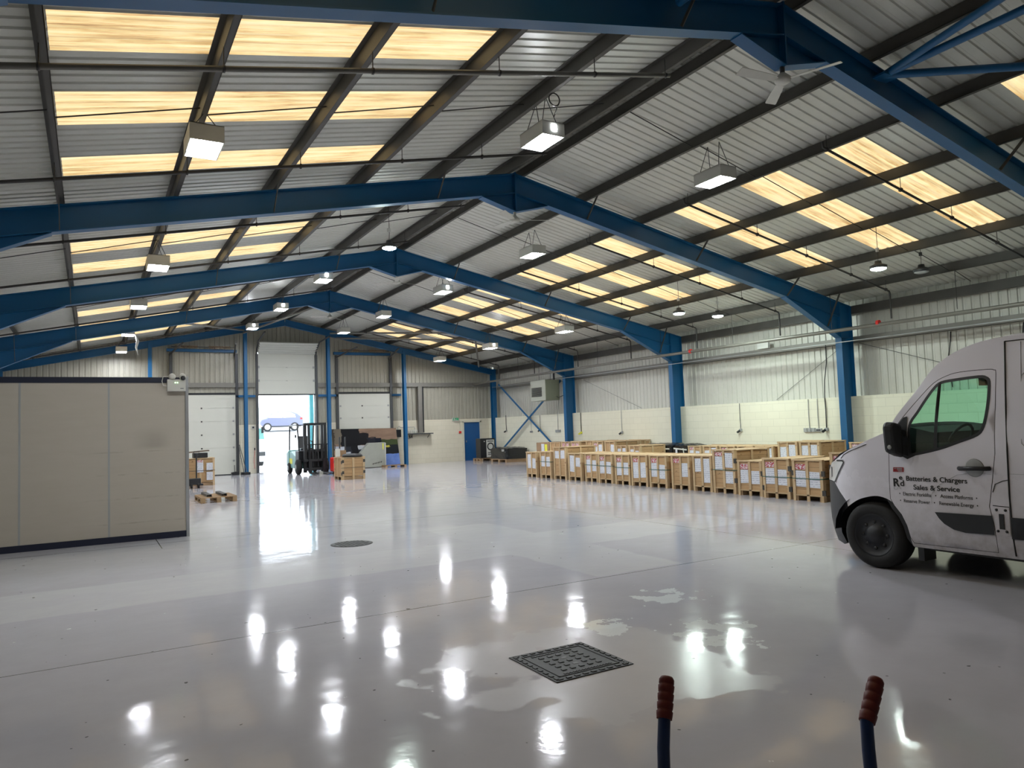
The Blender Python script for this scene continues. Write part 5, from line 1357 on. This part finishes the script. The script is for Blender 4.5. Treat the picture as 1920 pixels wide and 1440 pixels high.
# ================================================================ OUTSIDE THE DOOR
mb = W_(MB()); mb.add([(-12, GY+.1, -.02), (40, GY+.1, -.02), (40, 36, -.02), (-12, 36, -.02), (40, 62, 2.35), (-12, 62, 2.35), (40, 90, 2.6), (-12, 90, 2.6)], [(0,1,2,3),(3,2,4,5),(5,4,6,7)])
struct(mb.build('floor_1', 'yard'))
root = thing('boundary_fence', 'pale palisade fence at the back of the sunlit yard', 'fence', (14, 62, 2.3))
for k in range(75): MB().box(9.5+k*.13, 9.58+k*.13, 61.95, 61.99, 2.3, 3.9).build('pale', 'fence', root)
for zz in (2.6, 3.6): MB().box(9.4, 19.4, 61.99, 62.05, zz, zz+.05).build('rail', 'fence', root)
tag(MB().box(8, 24, 78, 84, 2.4, 6.5).build('warehouse_building', 'outwall'), 'pale washed out building beyond the yard fence', 'building')
tag(MB().box(8.68, 8.84, GY+.35, GY+.55, 0, 3.6).build('door_guard_post', 'cyan'), 'pale cyan post just outside the open doorway, right side', 'post')
# dark blue hatchback parked uphill
cy, cx, bz = 57.5, 12.45, 1.93
car = thing('car', 'dark blue hatchback parked uphill outside the open doorway', 'car', (cx, cy, bz))
prof = [(-1.5,.30),(-1.52,.75),(-1.40,.90),(-1.05,1.0),(-.60,1.40),(-.1,1.50),(.75,1.50),(1.25,1.32),(1.60,1.02),(1.68,.80),(1.66,.42),(1.5,.30)]
MB().prism(prof, lambda a, b: (cx+a, cy-.85, bz+b), lambda a, b: (cx+a, cy+.85, bz+b)).build('body', 'carblue', car, bevel=.08)
MB().prism([(-.95,1.02),(-.55,1.36),(-.05,1.44),(.1,1.44),(.1,1.0)], lambda a, b: (cx+a, cy-.87, bz+b), lambda a, b: (cx+a, cy-.86, bz+b)).build('side_window', 'white', car)
MB().prism([(.16,1.0),(.16,1.44),(.7,1.42),(1.05,1.25),(1.1,1.02)], lambda a, b: (cx+a, cy-.87, bz+b), lambda a, b: (cx+a, cy-.86, bz+b)).build('side_window', 'white', car)
for a in (-1.0, 1.02):
    wl_ = MB().lathe([(0, 0), (.20, 0), (.24, .0), (.32, .02), (.32, .2), (0, .2)], (cx+a, cy-.88, bz+.32), 'y', 24).build('tyre', 'rubber', car); MB().lathe([(0, -.01), (.19, -.01), (.2, 0)], (cx+a, cy-.88, bz+.32), 'y', 20).build('alloy_rim', 'white', wl_)
MB().box(cx+1.45, cx+1.62, cy-.87, cy-.855, bz+.86, bz+1.0).build('tail_light', 'redpaint', car)
MB().box(cx-1.4, cx+1.5, cy-.87, cy-.86, bz+.30, bz+.40).build('sill', 'black', car)
# pale van standing left outside the doorway
x0 = 6.2; y0 = 37.3
pv = thing('parked_van', 'pale van nose with black mirror outside, left edge of the doorway', 'van', (6.6, y0+1, 0))
MB().prism([(5.4,.3),(7.52,.3),(7.55,.9),(7.50,1.5),(7.42,2.05),(7.25,2.2),(5.4,2.2)], lambda a, b: (a, y0+.4, b), lambda a, b: (a, y0+2.2, b)).build('body', 'van', pv, bevel=.08)
MB().prism([(6.2,1.45),(7.46,1.45),(7.38,1.98),(6.2,1.98)], lambda a, b: (a, y0+.38, b), lambda a, b: (a, y0+.399, b)).build('window', 'teal', pv)
MB().box(7.30, 7.40, y0+.2, y0+.3, 1.75, 2.05).build('mirror', 'black', pv); MB().box(7.0, 7.5, y0+.385, y0+.399, .62, .82).build('grille', 'darkgrey', pv)
for a in (6.0, 7.1): MB().lathe([(0, 0), (.32, 0), (.32, .2), (0, .2)], (a, y0+.42, .32), 'y', 20).build('tyre', 'rubber', pv)
